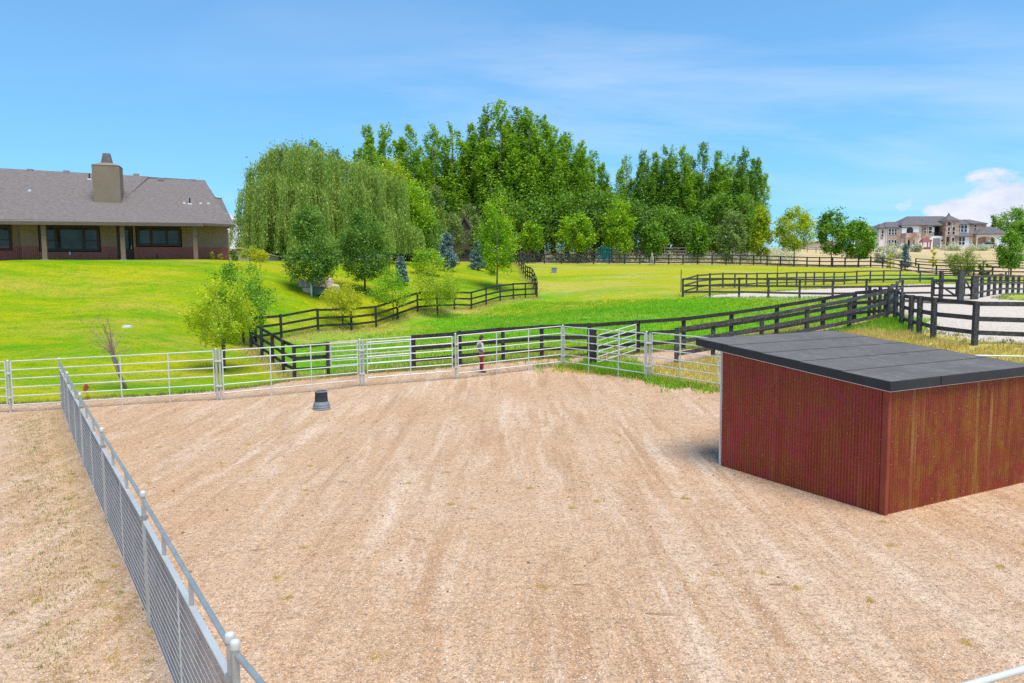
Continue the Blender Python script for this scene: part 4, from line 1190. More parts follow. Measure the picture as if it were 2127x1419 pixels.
def crown_mesh(name, mat, seed, env, R, z0, z1, n_, leaf, K, sig, up_stretch=1.0, aspect=.6, flip_up=.0, lo=.25):
    r = np.random.RandomState(seed)
    Cc = clump_centres(r, env, R, z0, z1, K, lo)
    K = len(Cc)
    w = r.uniform(.4, 1.5, K); w /= w.sum()
    idx = r.choice(K, n_, p=w)
    sg = sig * r.uniform(.6, 1.3, K)[idx]
    off = r.normal(0, 1, (n_, 3)) * sg[:, None] * np.array([1, 1, up_stretch])
    P = Cc[idx] + off
    # twigs poking outward and up
    k2 = n_ // 9
    j_ = r.choice(K, k2); out_ = Cc[j_] * np.array([1, 1, 0]); out_ /= np.linalg.norm(out_, axis=1)[:, None] + 1e-6
    out_[:, 2] = .5 + flip_up
    P2 = Cc[j_] + out_ * (r.uniform(.3, 2.4, k2) * sig)[:, None] + r.normal(0, .18 * sig, (k2, 3))
    P = np.concatenate([P, P2])
    P = P[P[:, 2] > z0 - sig * .7]
    return np_mesh(name, leafquads(P, leaf, r, aspect), 0, 4), Cc
def limbs(Cc, h, tr, seed, zf=.35, nb=16, lean=0.0, stems=1, z_split=.25):
    r = random.Random(seed); m_ = MB()
    sel = r.sample(range(len(Cc)), min(nb, len(Cc)))
    if stems == 1:
        top = Vector((lean * h * .3, 0, h * .78))
        ax = [Vector((0, 0, -.15)), Vector((lean * h * .05 + r.uniform(-.02, .02) * h, r.uniform(-.02, .02) * h, h * .25)), Vector((lean * h * .15, r.uniform(-.02, .02) * h, h * .5)), top]
        m_.tube(ax, [tr * 1.15, tr * .85, tr * .55, tr * .15], 8)
        def axp(z):
            for a, b in zip(ax, ax[1:]):
                if z <= b.z: return a.lerp(b, max(0, (z - a.z) / (b.z - a.z)))
            return ax[-1]
        for i in sel:
            e = Vector(Cc[i]); zs = max(zf * h, min(h * .7, e.z - Vector((e.x, e.y)).length * .9)); s = axp(zs)
            mid = s.lerp(e, .5) + Vector((0, 0, -.06 * (e - s).length))
            m_.tube([s, mid, e], [tr * .42, tr * .25, tr * .06], 5, False)
    else:
        for k in range(stems):
            a = 2 * PI * k / stems + r.uniform(-.4, .4); e = Vector(Cc[sel[k % len(sel)]])
            e = Vector((e.x, e.y, max(e.z, h * .6)))
            o_ = Vector((math.cos(a), math.sin(a), 0)) * tr
            s = Vector((0, 0, -.1)) + o_ * .5; q = Vector((0, 0, h * z_split)) + o_ * 1.5
            mid = q.lerp(e, .5) + Vector((0, 0, .03 * h))
            m_.tube([s, q, mid, e], [tr * .75, tr * .55, tr * .35, tr * .08], 6)
            for _ in range(3):
                e2 = Vector(Cc[r.choice(sel)]); m_.tube([mid, mid.lerp(e2, .5), e2], [tr * .22, tr * .14, tr * .04], 4, False)
    return m_
def tree(label, px, Y, top, wpx, cat='tree', mat='leaf_mid', env='oval', n_=3500, leaf=.2, K=60, sig=None, z0f=.2, base=None, seed=0, trk=.09, bark='bark', name='tree', stems=1, group=None, zf=.3, up=1.0, dy=0, lo=.25, aspect=.6):
    p = ground(px, base) if base else gxy(px, Y)
    Yp = p.y
    h = top_at(px, top, Yp) - p.z
    R = wpx / 2 / FPX * Yp
    sig = sig or R * .17
    t_ = thing(name, label, cat, p, 0, group)
    me, Cc = crown_mesh('crown', LM[mat], seed + int(px), env, R * .92, h * z0f, h * .96, n_, leaf, K, sig, up, aspect, lo=lo)
    link('crown', me, t_, LM[mat])
    limbs(Cc, h, trk * (h / 6) ** .5, seed + 3, zf, 14, 0, stems).build('trunk', MAT[bark], t_, True)
    return t_

# poplars: four tree shapes, copied along the grove
def poplar_proto(seed, mat, nlead, Rr, gap, nl=30000):
    r = np.random.RandomState(seed); Hh = 25.0
    P = []; mb = MB(); rr_ = random.Random(seed)
    mb.tube([(0, 0, -.4), (0, 0, 5), (.2, 0, 13), (.1, .1, 22)], [.42, .34, .2, .04], 7)
    for k in range(nlead):
        a = 2 * PI * k / nlead + r.uniform(-.5, .5); d0 = 0 if k == 0 else Rr * r.uniform(.45, .95)
        top = Hh * (1 if k == 0 else r.uniform(.62, .95)); zb = Hh * r.uniform(.08, .28)
        bx, by = math.cos(a) * d0, math.sin(a) * d0
        mb.tube([(0, 0, zb * .5), (bx * .5, by * .5, zb + 2), (bx * .85, by * .85, (zb + top) / 2), (bx, by, top * .93)], [.16, .14, .09, .02], 5, False)
        m_ = 46
        for i in range(m_):
            t = i / (m_ - 1)
            z = zb + (top - zb) * t ** .95
            rad = (.55 + 1.9 * (1 - t) ** .75 * min(1, t * 4 + .35)) * (1 if k else 1.15)
            for q in range(3):
                if r.uniform() < gap: continue
                b = r.uniform(0, 2 * PI); rr2 = rad * math.sqrt(r.uniform(.1, 1))
                cpt = np.array([bx * min(1, .35 + t) + math.cos(b) * rr2, by * min(1, .35 + t) + math.sin(b) * rr2, z])
                cnt = int(nl / (nlead * m_ * 3) * r.uniform(.4, 1.6))
                # a side branch: a short plume pointing up and out
                dirv = np.array([math.cos(b) * .35, math.sin(b) * .35, 1.0]); s_ = r.uniform(-1, 1, (cnt, 1))
                o_ = s_ * dirv * (1.05 - .5 * t) + r.normal(0, 1, (cnt, 3)) * np.array([.22, .22, .22]) * (1.3 - .6 * t)
                P.append(cpt + o_)
    P = np.concatenate(P)
    return np_mesh('crown', leafquads(P, .30, r, .75, .2), 0, 4), mb.mesh('trunk', MAT['pale_bark'], True)
PP = [poplar_proto(1, 'leaf_poplar', 6, 2.5, .10), poplar_proto(2, 'leaf_poplar', 5, 2.2, .18), poplar_proto(3, 'leaf_poplar', 7, 3.0, .12), poplar_proto(4, 'leaf_poplar_dark', 5, 2.2, .18, 22000), poplar_proto(5, 'leaf_poplar', 8, 3.6, .06, 36000)]
PPM = {}
def pop_mesh(k, mat):
    if (k, mat) not in PPM:
        m_ = PP[k][0].copy(); m_.materials.clear(); m_.materials.append(LM[mat]); PPM[(k, mat)] = m_
    return PPM[(k, mat)]
def poplar(px, top, Y, k, mat, label, ws=1.0, rz=0.0, group='tall poplars behind the perimeter fence'):
    p = gxy(px, Y); p.z -= .2
    h = top_at(px, top, Y) - p.z
    t_ = thing('poplar_tree', label, 'tree', p, rz, group)
    s = h / 25.0; ws *= 1.3; t_.scale = (s * ws, s * ws, s)
    link('crown', pop_mesh(k, mat), t_); link('trunk', PP[k][1], t_)
    return t_
L_, D_ = 'leaf_poplar', 'leaf_poplar_dark'
POP = [
    (772, 268, 128, 1, L_, 'leftmost poplar of the grove, rising just right of the willow top', 1.0),
    (806, 262, 132, 0, L_, 'poplar behind the bright yellow green tree top beside the willow', .95),
    (858, 266, 134, 1, L_, 'slim poplar third from the left end of the grove', .9),
    (902, 262, 138, 0, L_, 'slim poplar above the two blue spruces, left of a sky gap', .9),
    (944, 264, 136, 3, L_, 'thin airy poplar with sky showing through its lower half', 1.1),
    (986, 264, 140, 1, L_, 'thin poplar touching the left flank of the tallest clump', 1.0),
    (1014, 226, 136, 0, D_, 'dark poplar at the left shoulder of the tallest clump', 1.0),
    (1042, 218, 133, 2, L_, 'tallest poplar of the whole grove', 1.0),
    (1074, 228, 137, 0, D_, 'poplar just right of the tallest one', 1.05),
    (1102, 228, 132, 4, L_, 'tall bright poplar in the middle of the tallest clump', .85),
    (1126, 248, 138, 2, D_, 'dark pointed poplar right of the middle of the tallest clump', .95),
    (1150, 266, 131, 4, L_, 'broad poplar on the right half of the tallest clump', .9),
    (1178, 282, 135, 2, D_, 'dark poplar where the tallest clump begins to slope down', 1.0),
    (1204, 296, 130, 4, L_, 'broad leafy poplar above the wide round maple', .9),
    (1232, 318, 134, 2, L_, 'poplar at the right shoulder of the tallest clump', .95),
    (1256, 366, 133, 3, D_, 'short dark poplar closing the right side of the tallest clump', 1.2),
    (1300, 325, 140, 3, L_, 'thin poplar at the left end of the lower right row', .9),
    (1336, 314, 138, 0, D_, 'dark poplar second in the lower right row', .85),
    (1362, 322, 141, 1, L_, 'poplar third in the lower right row', 1.0),
    (1386, 306, 139, 3, D_, 'pointed poplar just left of the middle sky gap', 1.2),
    (1418, 306, 138, 0, L_, 'poplar just right of the middle sky gap', .95),
    (1456, 302, 140, 2, D_, 'tallest poplar of the lower right row', .95),
    (1486, 318, 139, 1, L_, 'poplar left of the small sky window in the right row', 1.0),
    (1512, 326, 142, 3, L_, 'airy poplar beside the small sky window', 1.1),
    (1540, 310, 138, 0, D_, 'dark poplar near the right end of the row', .95),
    (1564, 336, 140, 1, L_, 'rightmost poplar of the row, leaning into open sky', .95),
    (574, 322, 118, 1, D_, 'dark tree top peeping over the left shoulder of the willow', .9),
    (622, 302, 122, 0, D_, 'dark tree top peeping over the middle of the willow', .9),
    (662, 297, 121, 1, D_, 'highest dark tree top peeping over the willow', 1.1),
    (704, 316, 124, 1, D_, 'dark tree top over the right shoulder of the willow', .9),
]
for i, (px, top, Y, k, mt, lb, ws) in enumerate(POP):
    poplar(px, top, Y, k, mt, lb, ws, (i * 2.4) % 6.28)

BT = 'broad dark trees filling the grove between and below the poplars'
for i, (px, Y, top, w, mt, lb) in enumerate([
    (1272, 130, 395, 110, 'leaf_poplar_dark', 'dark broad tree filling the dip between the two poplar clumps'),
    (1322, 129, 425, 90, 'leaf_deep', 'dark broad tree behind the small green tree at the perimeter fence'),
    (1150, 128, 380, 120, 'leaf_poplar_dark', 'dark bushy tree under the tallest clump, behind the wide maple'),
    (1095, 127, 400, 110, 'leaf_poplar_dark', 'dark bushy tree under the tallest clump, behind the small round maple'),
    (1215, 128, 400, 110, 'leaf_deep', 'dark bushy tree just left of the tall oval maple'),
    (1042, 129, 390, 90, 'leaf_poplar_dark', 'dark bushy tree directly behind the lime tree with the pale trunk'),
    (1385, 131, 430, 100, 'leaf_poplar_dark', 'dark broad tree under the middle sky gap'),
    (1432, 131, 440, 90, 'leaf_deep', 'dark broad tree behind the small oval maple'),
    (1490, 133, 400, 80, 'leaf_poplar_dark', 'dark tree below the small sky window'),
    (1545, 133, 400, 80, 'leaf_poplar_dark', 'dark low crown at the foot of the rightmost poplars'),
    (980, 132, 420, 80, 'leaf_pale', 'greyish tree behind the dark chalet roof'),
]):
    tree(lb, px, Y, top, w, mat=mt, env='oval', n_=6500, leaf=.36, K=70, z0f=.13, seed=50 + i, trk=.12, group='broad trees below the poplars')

# willow
def willow():
    Y = 84.0; p = gxy(690, Y)
    t_ = thing('willow_tree', 'huge weeping willow with long hanging curtains of pale green', 'tree', p)
    r = np.random.RandomState(4); rr_ = random.Random(4)
    sc_ = Y / FPX
    # branch heads: local x, z of the arch and its reach in px from the photo's silhouette
    heads = []
    def head(px, py, dep, lenpx, wpx, dens=1.0):
        x = (px - 690) * sc_; z = top_at(px, py, Y) - p.z
        heads.append((x, dep, z, lenpx * sc_, wpx * sc_, dens))
    for px, py, dep, ln, w in [(545, 352, -.5, 110, 34), (532, 400, -.5, 90, 28), (525, 455, -1.5, 60, 30), (578, 336, -1.5, 130, 40), (600, 320, -3, 150, 36), (625, 312, -2, 165, 48), (660, 322, -4.6, 175, 46), (700, 335, -5.6, 180, 46), (735, 352, -5, 150, 40), (768, 352, -4, 140, 42),
                               (800, 368, -3.2, 130, 42), (828, 380, -2.0, 120, 28), (555, 388, -1.5, 135, 30), (575, 390, -4.5, 150, 40), (610, 380, -5.2, 140, 44), (650, 395, -6.4, 150, 46), (690, 405, -7, 140, 44), (730, 410, -6.6, 130, 44), (765, 400, -5.6, 130, 40),
                               (540, 445, -1, 90, 36), (575, 440, -4.5, 90, 40), (605, 455, -6, 80, 40), (560, 480, -3.5, 55, 50), (810, 440, -3.4, 80, 34), (838, 470, -3, 75, 42), (860, 480, -2.4, 70, 26), (800, 470, -5, 70, 40),
                               (527, 500, -1, 30, 30), (630, 450, -6.8, 90, 40), (680, 440, -7.4, 110, 40), (760, 455, -6.8, 90, 50), (720, 450, -7.4, 100, 40),
                               (640, 318, 3, 170, 60), (605, 340, 3, 150, 50), (700, 330, 3, 170, 60), (760, 350, 3, 150, 60), (810, 390, 2, 120, 50), (562, 400, 3, 110, 40)]:
        head(px, py, dep, ln, w)
    segs = []
    for (x, y, z, ln, w, dens) in heads:
        ns = int(96 * dens); nc = 7
        cu = np.linspace(-1, 1, nc) + r.normal(0, .12, nc); cl = r.uniform(.55, 1.15, nc); cd = r.normal(0, .9, nc)
        for s in range(ns):
            ci = s % nc
            # every strand starts on an arch and drops
            u = cu[ci] + r.normal(0, .14)
            sx = x + u * w * .62; sy = y + cd[ci] + r.normal(0, .22); sz = z - abs(u) ** 2 * w * .35 + r.normal(0, .25)
            L = ln * cl[ci] * r.uniform(.7, 1.1)
            m_ = max(6, int(L / .13)); tt = np.linspace(0, 1, m_)
            sway = r.normal(0, .12, 2)
            q = np.stack([sx + (np.sign(u) * .35 * np.sqrt(tt) + sway[0] * tt) * 1.0, sy + sway[1] * tt - .2 * np.sqrt(tt), sz + .15 * np.sin(PI * np.clip(tt * 5, 0, 1)) - L * tt], 1)
            q += r.normal(0, .045, q.shape)
            segs.append(q)
    P = np.concatenate(segs); P = P[P[:, 2] > .6]
    me = np_mesh('hanging_strands', leafquads(P, .25, r, .36, 0, hang=True), 0, 4); link('hanging_strands', me, t_, LM['leaf_willow'])
    # inner crown: darker leaf colour puts shade into the gaps between curtains
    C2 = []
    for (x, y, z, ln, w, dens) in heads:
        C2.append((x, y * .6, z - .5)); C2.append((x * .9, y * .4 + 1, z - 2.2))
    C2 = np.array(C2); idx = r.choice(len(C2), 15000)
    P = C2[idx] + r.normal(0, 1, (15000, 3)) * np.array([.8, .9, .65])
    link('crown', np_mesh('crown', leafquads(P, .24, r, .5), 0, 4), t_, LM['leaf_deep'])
    T = np.array([(h_[0], h_[1] * .8, h_[2]) for h_ in heads]); idx = r.choice(len(T), 14000)
    a_ = r.uniform(-1, 1, 14000); wd_ = np.array([h_[4] for h_ in heads])[idx]
    P = T[idx] + np.stack([a_ * wd_ * .75, r.normal(0, 1.1, 14000), -a_ ** 2 * wd_ * .55 + r.normal(0, .45, 14000)], 1)
    link('top_foliage', np_mesh('top_foliage', leafquads(P, .26, r, .36, .1), 0, 4), t_, LM['leaf_willow'])
    m_ = MB(); m_.tube([(0, 0, -.3), (.2, 0, 2), (-.1, 0, 4.5)], [.7, .55, .4], 9)
    for (x, y, z, ln, w, dens) in heads[::2]:
        m_.tube([(-.1, 0, 3.8), (x * .5, y * .5, z * .75), (x, y, z)], [.25, .14, .04], 5, False)
    m_.build('trunk', MAT['bark'], t_, True)
willow()
for i_, (px_, w_, tp_) in enumerate(((596, 70, 505), (655, 80, 500), (715, 80, 502), (775, 90, 498), (838, 80, 500))):  # added dark shrubs, standing in for the shadow below the willow
    tree(('added dark shrub for the willow shade at far left', 'added dark shrub for the shade behind the tree with the white wrapped trunk', 'added dark shrub for the shade between the two dark lawn trees', 'added dark shrub for the shade behind the dark lawn tree with the bare trunk', 'added dark shrub for the shade at the right foot of the willow')[i_], px_, 92 + i_, tp_, w_, 'shrub', 'leaf_deep', 'round', 3200, .22, 50, z0f=.0, seed=120 + i_, name='shrub', group='added shrubs standing in for the willow shade')
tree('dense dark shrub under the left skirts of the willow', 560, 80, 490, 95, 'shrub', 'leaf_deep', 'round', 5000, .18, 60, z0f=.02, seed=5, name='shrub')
tree('bright green rounded tree right of the willow', 852, 92, 372, 104, mat='leaf_bright', env='oval', n_=16000, leaf=.22, K=120, z0f=.22, seed=6)
tree('deep green bushy tree behind the bright tree by the spruces', 872, 94, 450, 96, mat='leaf_deep', env='round', n_=9000, leaf=.24, K=80, z0f=.03, seed=7)
tree('yellow green tree top showing between willow and poplars', 818, 100, 322, 100, mat='leaf_lime', env='oval', n_=9000, leaf=.26, K=90, z0f=.2, seed=8)
tree('pale grey green narrow tree behind the blue spruce', 905, 104, 374, 56, mat='leaf_pale', env='flame', n_=7000, leaf=.22, K=90, z0f=.08, seed=9)
tree('large dark green tree with a white wrapped trunk above the boulders', 648, 56, 424, 108, mat='leaf_deep', env='pear', n_=17000, leaf=.135, K=95, sig=.30, z0f=.13, base=611, seed=10, trk=.07, bark='pale_bark')
tree('large dark green tree with a bare lower trunk on the lawn', 759, 60, 432, 112, mat='leaf_deep', env='pear', n_=17000, leaf=.14, K=95, sig=.31, z0f=.17, base=609, seed=11, trk=.08)
tree('tall lime green tree with pale slim trunk by the fence corner', 1032, 72, 401, 88, mat='leaf_bright', env='oval', n_=12000, leaf=.17, K=75, sig=.30, z0f=.17, base=602, seed=12, trk=.07, bark='pale_bark', up=1.5)
tree('pale loose tree hiding the left roof of the dark chalet', 944, 114, 440, 44, mat='leaf_pale', env='oval', n_=5000, leaf=.24, K=60, z0f=.05, seed=71, trk=.08)
tree('pale loose tree hiding the right roof of the dark chalet', 990, 114, 446, 36, mat='leaf_pale', env='oval', n_=4500, leaf=.24, K=60, z0f=.2, seed=72, trk=.08)
tree('golden yellow shrubby tree beside the green utility box', 712, 50, 588, 88, mat='leaf_yellow', env='vase', n_=6500, leaf=.09, K=70, sig=.17, z0f=.22, base=679, seed=13, trk=.05, stems=5)
tree('light green layered young tree with thin stem behind the fence', 816, 54, 556, 92, mat='leaf_bright', env='pear', n_=4500, leaf=.11, K=46, sig=.22, z0f=.25, base=664, seed=14, trk=.045)
tree('wide spreading multi stemmed green tree behind the fence', 909, 57, 545, 108, mat='leaf_lime', env='vase', n_=8000, leaf=.11, K=80, sig=.26, z0f=.18, base=655, seed=15, trk=.05, stems=6)
tree('bright bushy shrub left of the larger blue spruce', 888, 74, 520, 70, 'shrub', 'leaf_bright', 'round', 5000, .14, 60, z0f=.05, seed=16, name='shrub')
tree('yellow green multi stemmed tree behind the white pipe panel', 466, 33, 574, 160, mat='leaf_fresh', env='vase', n_=11500, leaf=.085, K=110, sig=.155, z0f=.27, base=770, seed=17, trk=.05, stems=9, lo=.15)
tree('mid green bushy tree behind the yellow green one', 506, 38, 541, 150, mat='leaf_mid', env='vase', n_=12000, leaf=.10, K=110, sig=.20, z0f=.15, base=715, seed=18, trk=.06, stems=5)
tree('small yellow flowering shrub on the ridge between the dark trees', 708, 78, 539, 22, 'shrub', 'leaf_yellow', 'round', 900, .12, 20, z0f=.0, seed=19, name='shrub')
tree('golden rounded shrub on the ridge left of the willow', 540, 66, 522, 34, 'shrub', 'leaf_yellow', 'round', 2200, .10, 30, z0f=.0, seed=20, name='shrub')
tree('loose green shrub beside the corner of the house', 488, 62, 517, 20, 'shrub', 'leaf_pale', 'round', 1500, .10, 20, z0f=.0, seed=21, name='shrub')
tree('yellow green shrub in front of the beige shed', 520, 68, 512, 40, 'shrub', 'leaf_lime', 'round', 2200, .11, 30, z0f=.0, seed=22, name='shrub')
for i, px in enumerate((441, 459)):
    tree(('thin flowering plant against the rust wall, left of its twin', 'thin flowering plant against the rust wall, nearest the house corner')[i], px, 61, 519 + i * 6, 10, 'plant', 'leaf_yellow', 'oval', 180, .10, 10, z0f=.0, seed=23 + i, name='flowering_plant', trk=.01)

def spruce(label, px, base, top, wpx, seed, Y=None, n_=9000, leaf=.22):
    p = ground(px, base) if base else gxy(px, Y)
    h = top_at(px, top, p.y) - p.z; R = wpx / 2 / FPX * p.y
    t_ = thing('spruce_tree', label, 'tree', p)
    r = np.random.RandomState(seed); K = 190
    t = r.uniform(0.02, 1, K) ** 1.15; a = r.uniform(0, 2 * PI, K)
    rad = R * 1.15 * (1 - t) ** .5 * np.minimum(1, t * 8 + .55) * r.uniform(.5, 1.04, K)
    Cc = np.stack([rad * np.cos(a), rad * np.sin(a), h * (.09 + .90 * t)], 1)
    idx = r.choice(K, n_); P = Cc[idx] * np.array([1, 1, 1]) ; f = r.uniform(.45, 1.0, n_)[:, None]; P = P * np.concatenate([f, f, np.ones_like(f)], 1)
    P += r.normal(0, 1, (n_, 3)) * np.array([.12, .12, .10]) * R * .8
    link('crown', np_mesh('crown', leafquads(P, leaf, r, .35, .1), 0, 4), t_, LM['leaf_spruce'])
    MB().tube([(0, 0, -.2), (0, 0, h * .9)], [.13, .02], 7).build('trunk', MAT['bark'], t_)
spruce('larger dense blue spruce left of the lime green tree', 930, 563, 486, 46, 31)
spruce('smaller blue spruce directly left of the lime green tree', 993, 562, 501, 38, 32)
spruce('narrow blue spruce half hidden behind the layered young tree', 834, 592, 535, 28, 33)
spruce('slim bluish conifer standing in the dry field below the mansion', 1880, None, 508, 22, 34, Y=128, n_=3500, leaf=.3)

# trees along the perimeter fence
Gf = 'young trees along the perimeter fence'
for i, (px, Y, top, w, mt, env, z0f, lb) in enumerate([
    (1104, 122, 463, 50, 'leaf_bright', 'round', .30, 'small round bright green maple, leftmost along the perimeter fence'),
    (1196, 122, 446, 84, 'leaf_bright', 'round', .26, 'wide rounded bright maple left of the teal canopy'),
    (1286, 123, 417, 78, 'leaf_bright', 'oval', .14, 'tall oval maple over the teal canopy'),
    (1360, 124, 464, 56, 'leaf_mid', 'round', .16, 'ragged mid green tree above the grey horse'),
    (1449, 123, 459, 46, 'leaf_mid', 'oval', .16, 'small dense oval maple right of the red shrub'),
    (1520, 122, 433, 66, 'leaf_pale', 'oval', .06, 'pale silvery aspen in front of the rightmost poplars'),
    (1580, 122, 428, 56, 'leaf_lime', 'flame', .10, 'airy narrow yellow green tree right of the silvery aspen'),
    (1648, 119.5, 430, 84, 'leaf_lime', 'oval', .28, 'broad yellow green tree standing alone against the sky'),
    (1727, 119.5, 431, 72, 'leaf_mid', 'oval', .22, 'tall dark green tree second left of the mansion'),
    (1781, 119.5, 458, 74, 'leaf_mid', 'round', .20, 'rounded green tree nearest the mansion'),
]):
    tree(lb, px, Y, top, w, mat=mt, env=env, n_=7000, leaf=.31, K=60, sig=w / 2 / FPX * Y * .125, z0f=z0f, seed=60 + i, trk=.075, group=Gf, up=1.35)
tree('young tree in front of the mansion carport', 2096, 112, 478, 52, mat='leaf_mid', env='oval', n_=6500, leaf=.24, K=80, z0f=.22, seed=80, trk=.06)
tree('squat round olive bush behind the dark fence', 1996, 116, 520, 62, 'bush', 'leaf_olive', 'round', 5000, .2, 60, z0f=.06, seed=81, name='bush', stems=5, trk=.04)
tree('small olive bush between the round bush and the carport tree', 2044, 116, 540, 24, 'bush', 'leaf_olive', 'round', 1200, .2, 20, z0f=.05, seed=82, name='bush')
tree('tiny yellow sapling in front of the garage of the mansion', 1937, 122, 513, 16, mat='leaf_yellow', env='oval', n_=700, leaf=.2, K=16, z0f=.25, seed=83, trk=.03)
tree('small yellow green shrub left of the dark fence end post', 1849, 124, 526, 16, 'bush', 'leaf_yellow', 'oval', 700, .2, 16, z0f=.0, seed=84, name='bush')
tree('large tree rising behind the right end of the mansion', 2096, 265, 430, 58, mat='leaf_mid', env='round', n_=5000, leaf=.6, K=60, z0f=.15, seed=85, trk=.14)
tree('dark narrow tree behind the mansion roof at right', 2060, 262, 446, 20, mat='leaf_deep', env='flame', n_=1500, leaf=.6, K=30, z0f=.1, seed=86, trk=.1)
tree('dense green tree at the right edge beyond the carport', 2122, 240, 462, 46, mat='leaf_mid', env='oval', n_=4000, leaf=.55, K=50, z0f=.02, seed=87, trk=.1)
tree('dark tree behind the rounded tree nearest the mansion', 1786, 170, 455, 40, mat='leaf_deep', env='round', n_=2500, leaf=.4, K=40, z0f=.05, seed=88, trk=.1)
tree('reddish leaved shrub beside the small oval maple', 1424, 134, 506, 22, 'shrub', 'leaf_red', 'round', 900, .3, 20, z0f=.05, seed=89, name='shrub')
for i, (px, top) in enumerate(((1735, 452), (1950, 439), (1992, 440), (2046, 440))):
    pass

# leaning bare tree on the lawn
p = ground(262, 810)
t_ = thing('bare_tree', 'leafless leaning sapling tied beside a pale dead trunk', 'tree', p)
s_ = p.y / FPX
Lp = lambda px, py, dy=0: Vector(((px - 262) * s_, dy, (810 - py) * s_ * .97))
MB().tube([Lp(262, 815), Lp(255, 790), Lp(245, 745), Lp(237, 730)], [.05, .045, .04, .03], 8).build('trunk', MAT['bark'], t_, True)
MB().tube([Lp(257, 810, .25), Lp(243, 775, .2), Lp(233, 740, .15), Lp(227, 710, .1)], [.055, .065, .055, .03], 8).build('dead_trunk', MAT['dry_trunk'], t_, True)
m_ = MB(); r_ = random.Random(3)
tips = [(173, 645), (186, 652), (200, 646), (212, 665), (226, 650), (239, 648), (246, 668), (222, 690), (195, 680), (208, 690), (250, 690), (196, 715), (200, 732), (270, 728), (262, 705), (232, 672)]
for (tx, ty) in tips:
    a = Lp(240, 735); b = Lp(tx, ty, r_.uniform(-.7, .7)); mid = a.lerp(b, .45) + Vector((r_.uniform(-.08, .08), r_.uniform(-.1, .1), .12))
    m_.tube([a, mid, b], [.020, .012, .004], 5, False)
    for _ in range(6):
        q = mid.lerp(b, r_.uniform(.0, .9)); e = q + Vector((r_.uniform(-.3, .25), r_.uniform(-.25, .25), r_.uniform(.02, .35)))
        m_.tube([q, q.lerp(e, .6) + Vector((0, 0, -.02)), e], [.006, .005, .003], 4, False)
m_.build('branches', MAT['twig_bark'], t_, True)
r = np.random.RandomState(8)
P = np.array([list(Lp(*tips[i % len(tips)])) for i in range(160)]) + r.normal(0, .2, (160, 3))
link('leaves', np_mesh('leaves', leafquads(P, .05, r), 0, 4), t_, LM['leaf_olive'])

# sagebrush
def sage(name, spots, mat, seed, label, h=1.2, leaf=.22, nl=110, kind='stuff'):
    r = np.random.RandomState(seed); out = []
    for (x, y) in spots:
        hh = h * r.uniform(.6, 1.3); R = hh * r.uniform(.6, .95); z = H(x, y)
        d = r.normal(0, 1, (nl, 3)); d /= np.linalg.norm(d, axis=1)[:, None]; d[:, 2] = np.abs(d[:, 2])
        q = d * np.array([R, R, hh]) * (r.uniform(.25, 1, nl) ** .5)[:, None]
        out.append(q + np.array([x, y, z]))
    P = np.concatenate(out)
    o = link(name, np_mesh(name, leafquads(P, leaf, r, .3, .0, hang=False), 0, 4), None, LM[mat]); tag(o, label, None, None, kind)
r = np.random.RandomState(12)
sp = []
for _ in range(330):
    px = r.uniform(1060, 1650); Y = r.uniform(122, 150)
    q = at(px, 540, Y); sp.append((q.x, q.y))
for _ in range(40):
    q = at(r.uniform(950, 1060), 540, r.uniform(122, 140)); sp.append((q.x, q.y))
sage('sagebrush', sp, 'leaf_sage', 13, 'band of pale sagebrush growing behind the perimeter fence', 1.75, .26, 170)
for i, (px, Y, top, w, lb) in enumerate([(1834, 150, 512, 30, 'pale sagebrush clump below the left end of the mansion'), (1858, 160, 505, 36, 'tall pale sagebrush beside the slim bluish conifer'), (1901, 190, 506, 22, 'pale sagebrush below the mansion entrance arch'),
                                         (2030, 200, 513, 50, 'wide pale sagebrush below the carport'), (1975, 200, 510, 40, 'pale sagebrush below the stone turret'), (2112, 160, 512, 50, 'pale sagebrush right of the carport tree'), (1830, 140, 524, 30, 'low sagebrush left of the small yellow shrub')]):
    tree(lb, px, Y, top, w, 'bush', 'leaf_sage', 'round', 1800, .32, 24, z0f=.0, seed=90 + i, name='sagebrush_bush', group='sagebrush bushes below the mansion')

# ------------------------------------------------------------------ grey horse at the fence
def skin_mesh(name, nodes, edges, mat, parent=None, sub=2, root=0):
    """grow one surface round a skeleton: nodes = (x, y, z, rx, ry)"""
    me = bpy.data.meshes.new(name); me.from_pydata([n_[:3] for n_ in nodes], edges, [])
    o = bpy.data.objects.new(name, me); COL.objects.link(o)
    md = o.modifiers.new('skin', 'SKIN'); md.use_smooth_shade = True
    for i, n_ in enumerate(nodes):
        sv = me.skin_vertices[0].data[i]; sv.radius = (n_[3], n_[4] if len(n_) > 4 else n_[3]); sv.use_root = (i == root)
    o.modifiers.new('sub', 'SUBSURF').levels = sub; o.modifiers['sub'].render_levels = sub
    bpy.context.view_layer.update()
    dg = bpy.context.evaluated_depsgraph_get()
    me2 = bpy.data.meshes.new_from_object(o.evaluated_get(dg)); me2.name = name
    bpy.data.objects.remove(o, do_unlink=True)
    for p_ in me2.polygons: p_.use_smooth = True
    me2.materials.clear(); me2.materials.append(mat)
    return link(name, me2, parent)
hp = gxy(1354, 116.6)
horse = thing('horse', 'grey horse standing at the perimeter fence, seen from the front', 'horse', hp, math.radians(-100))
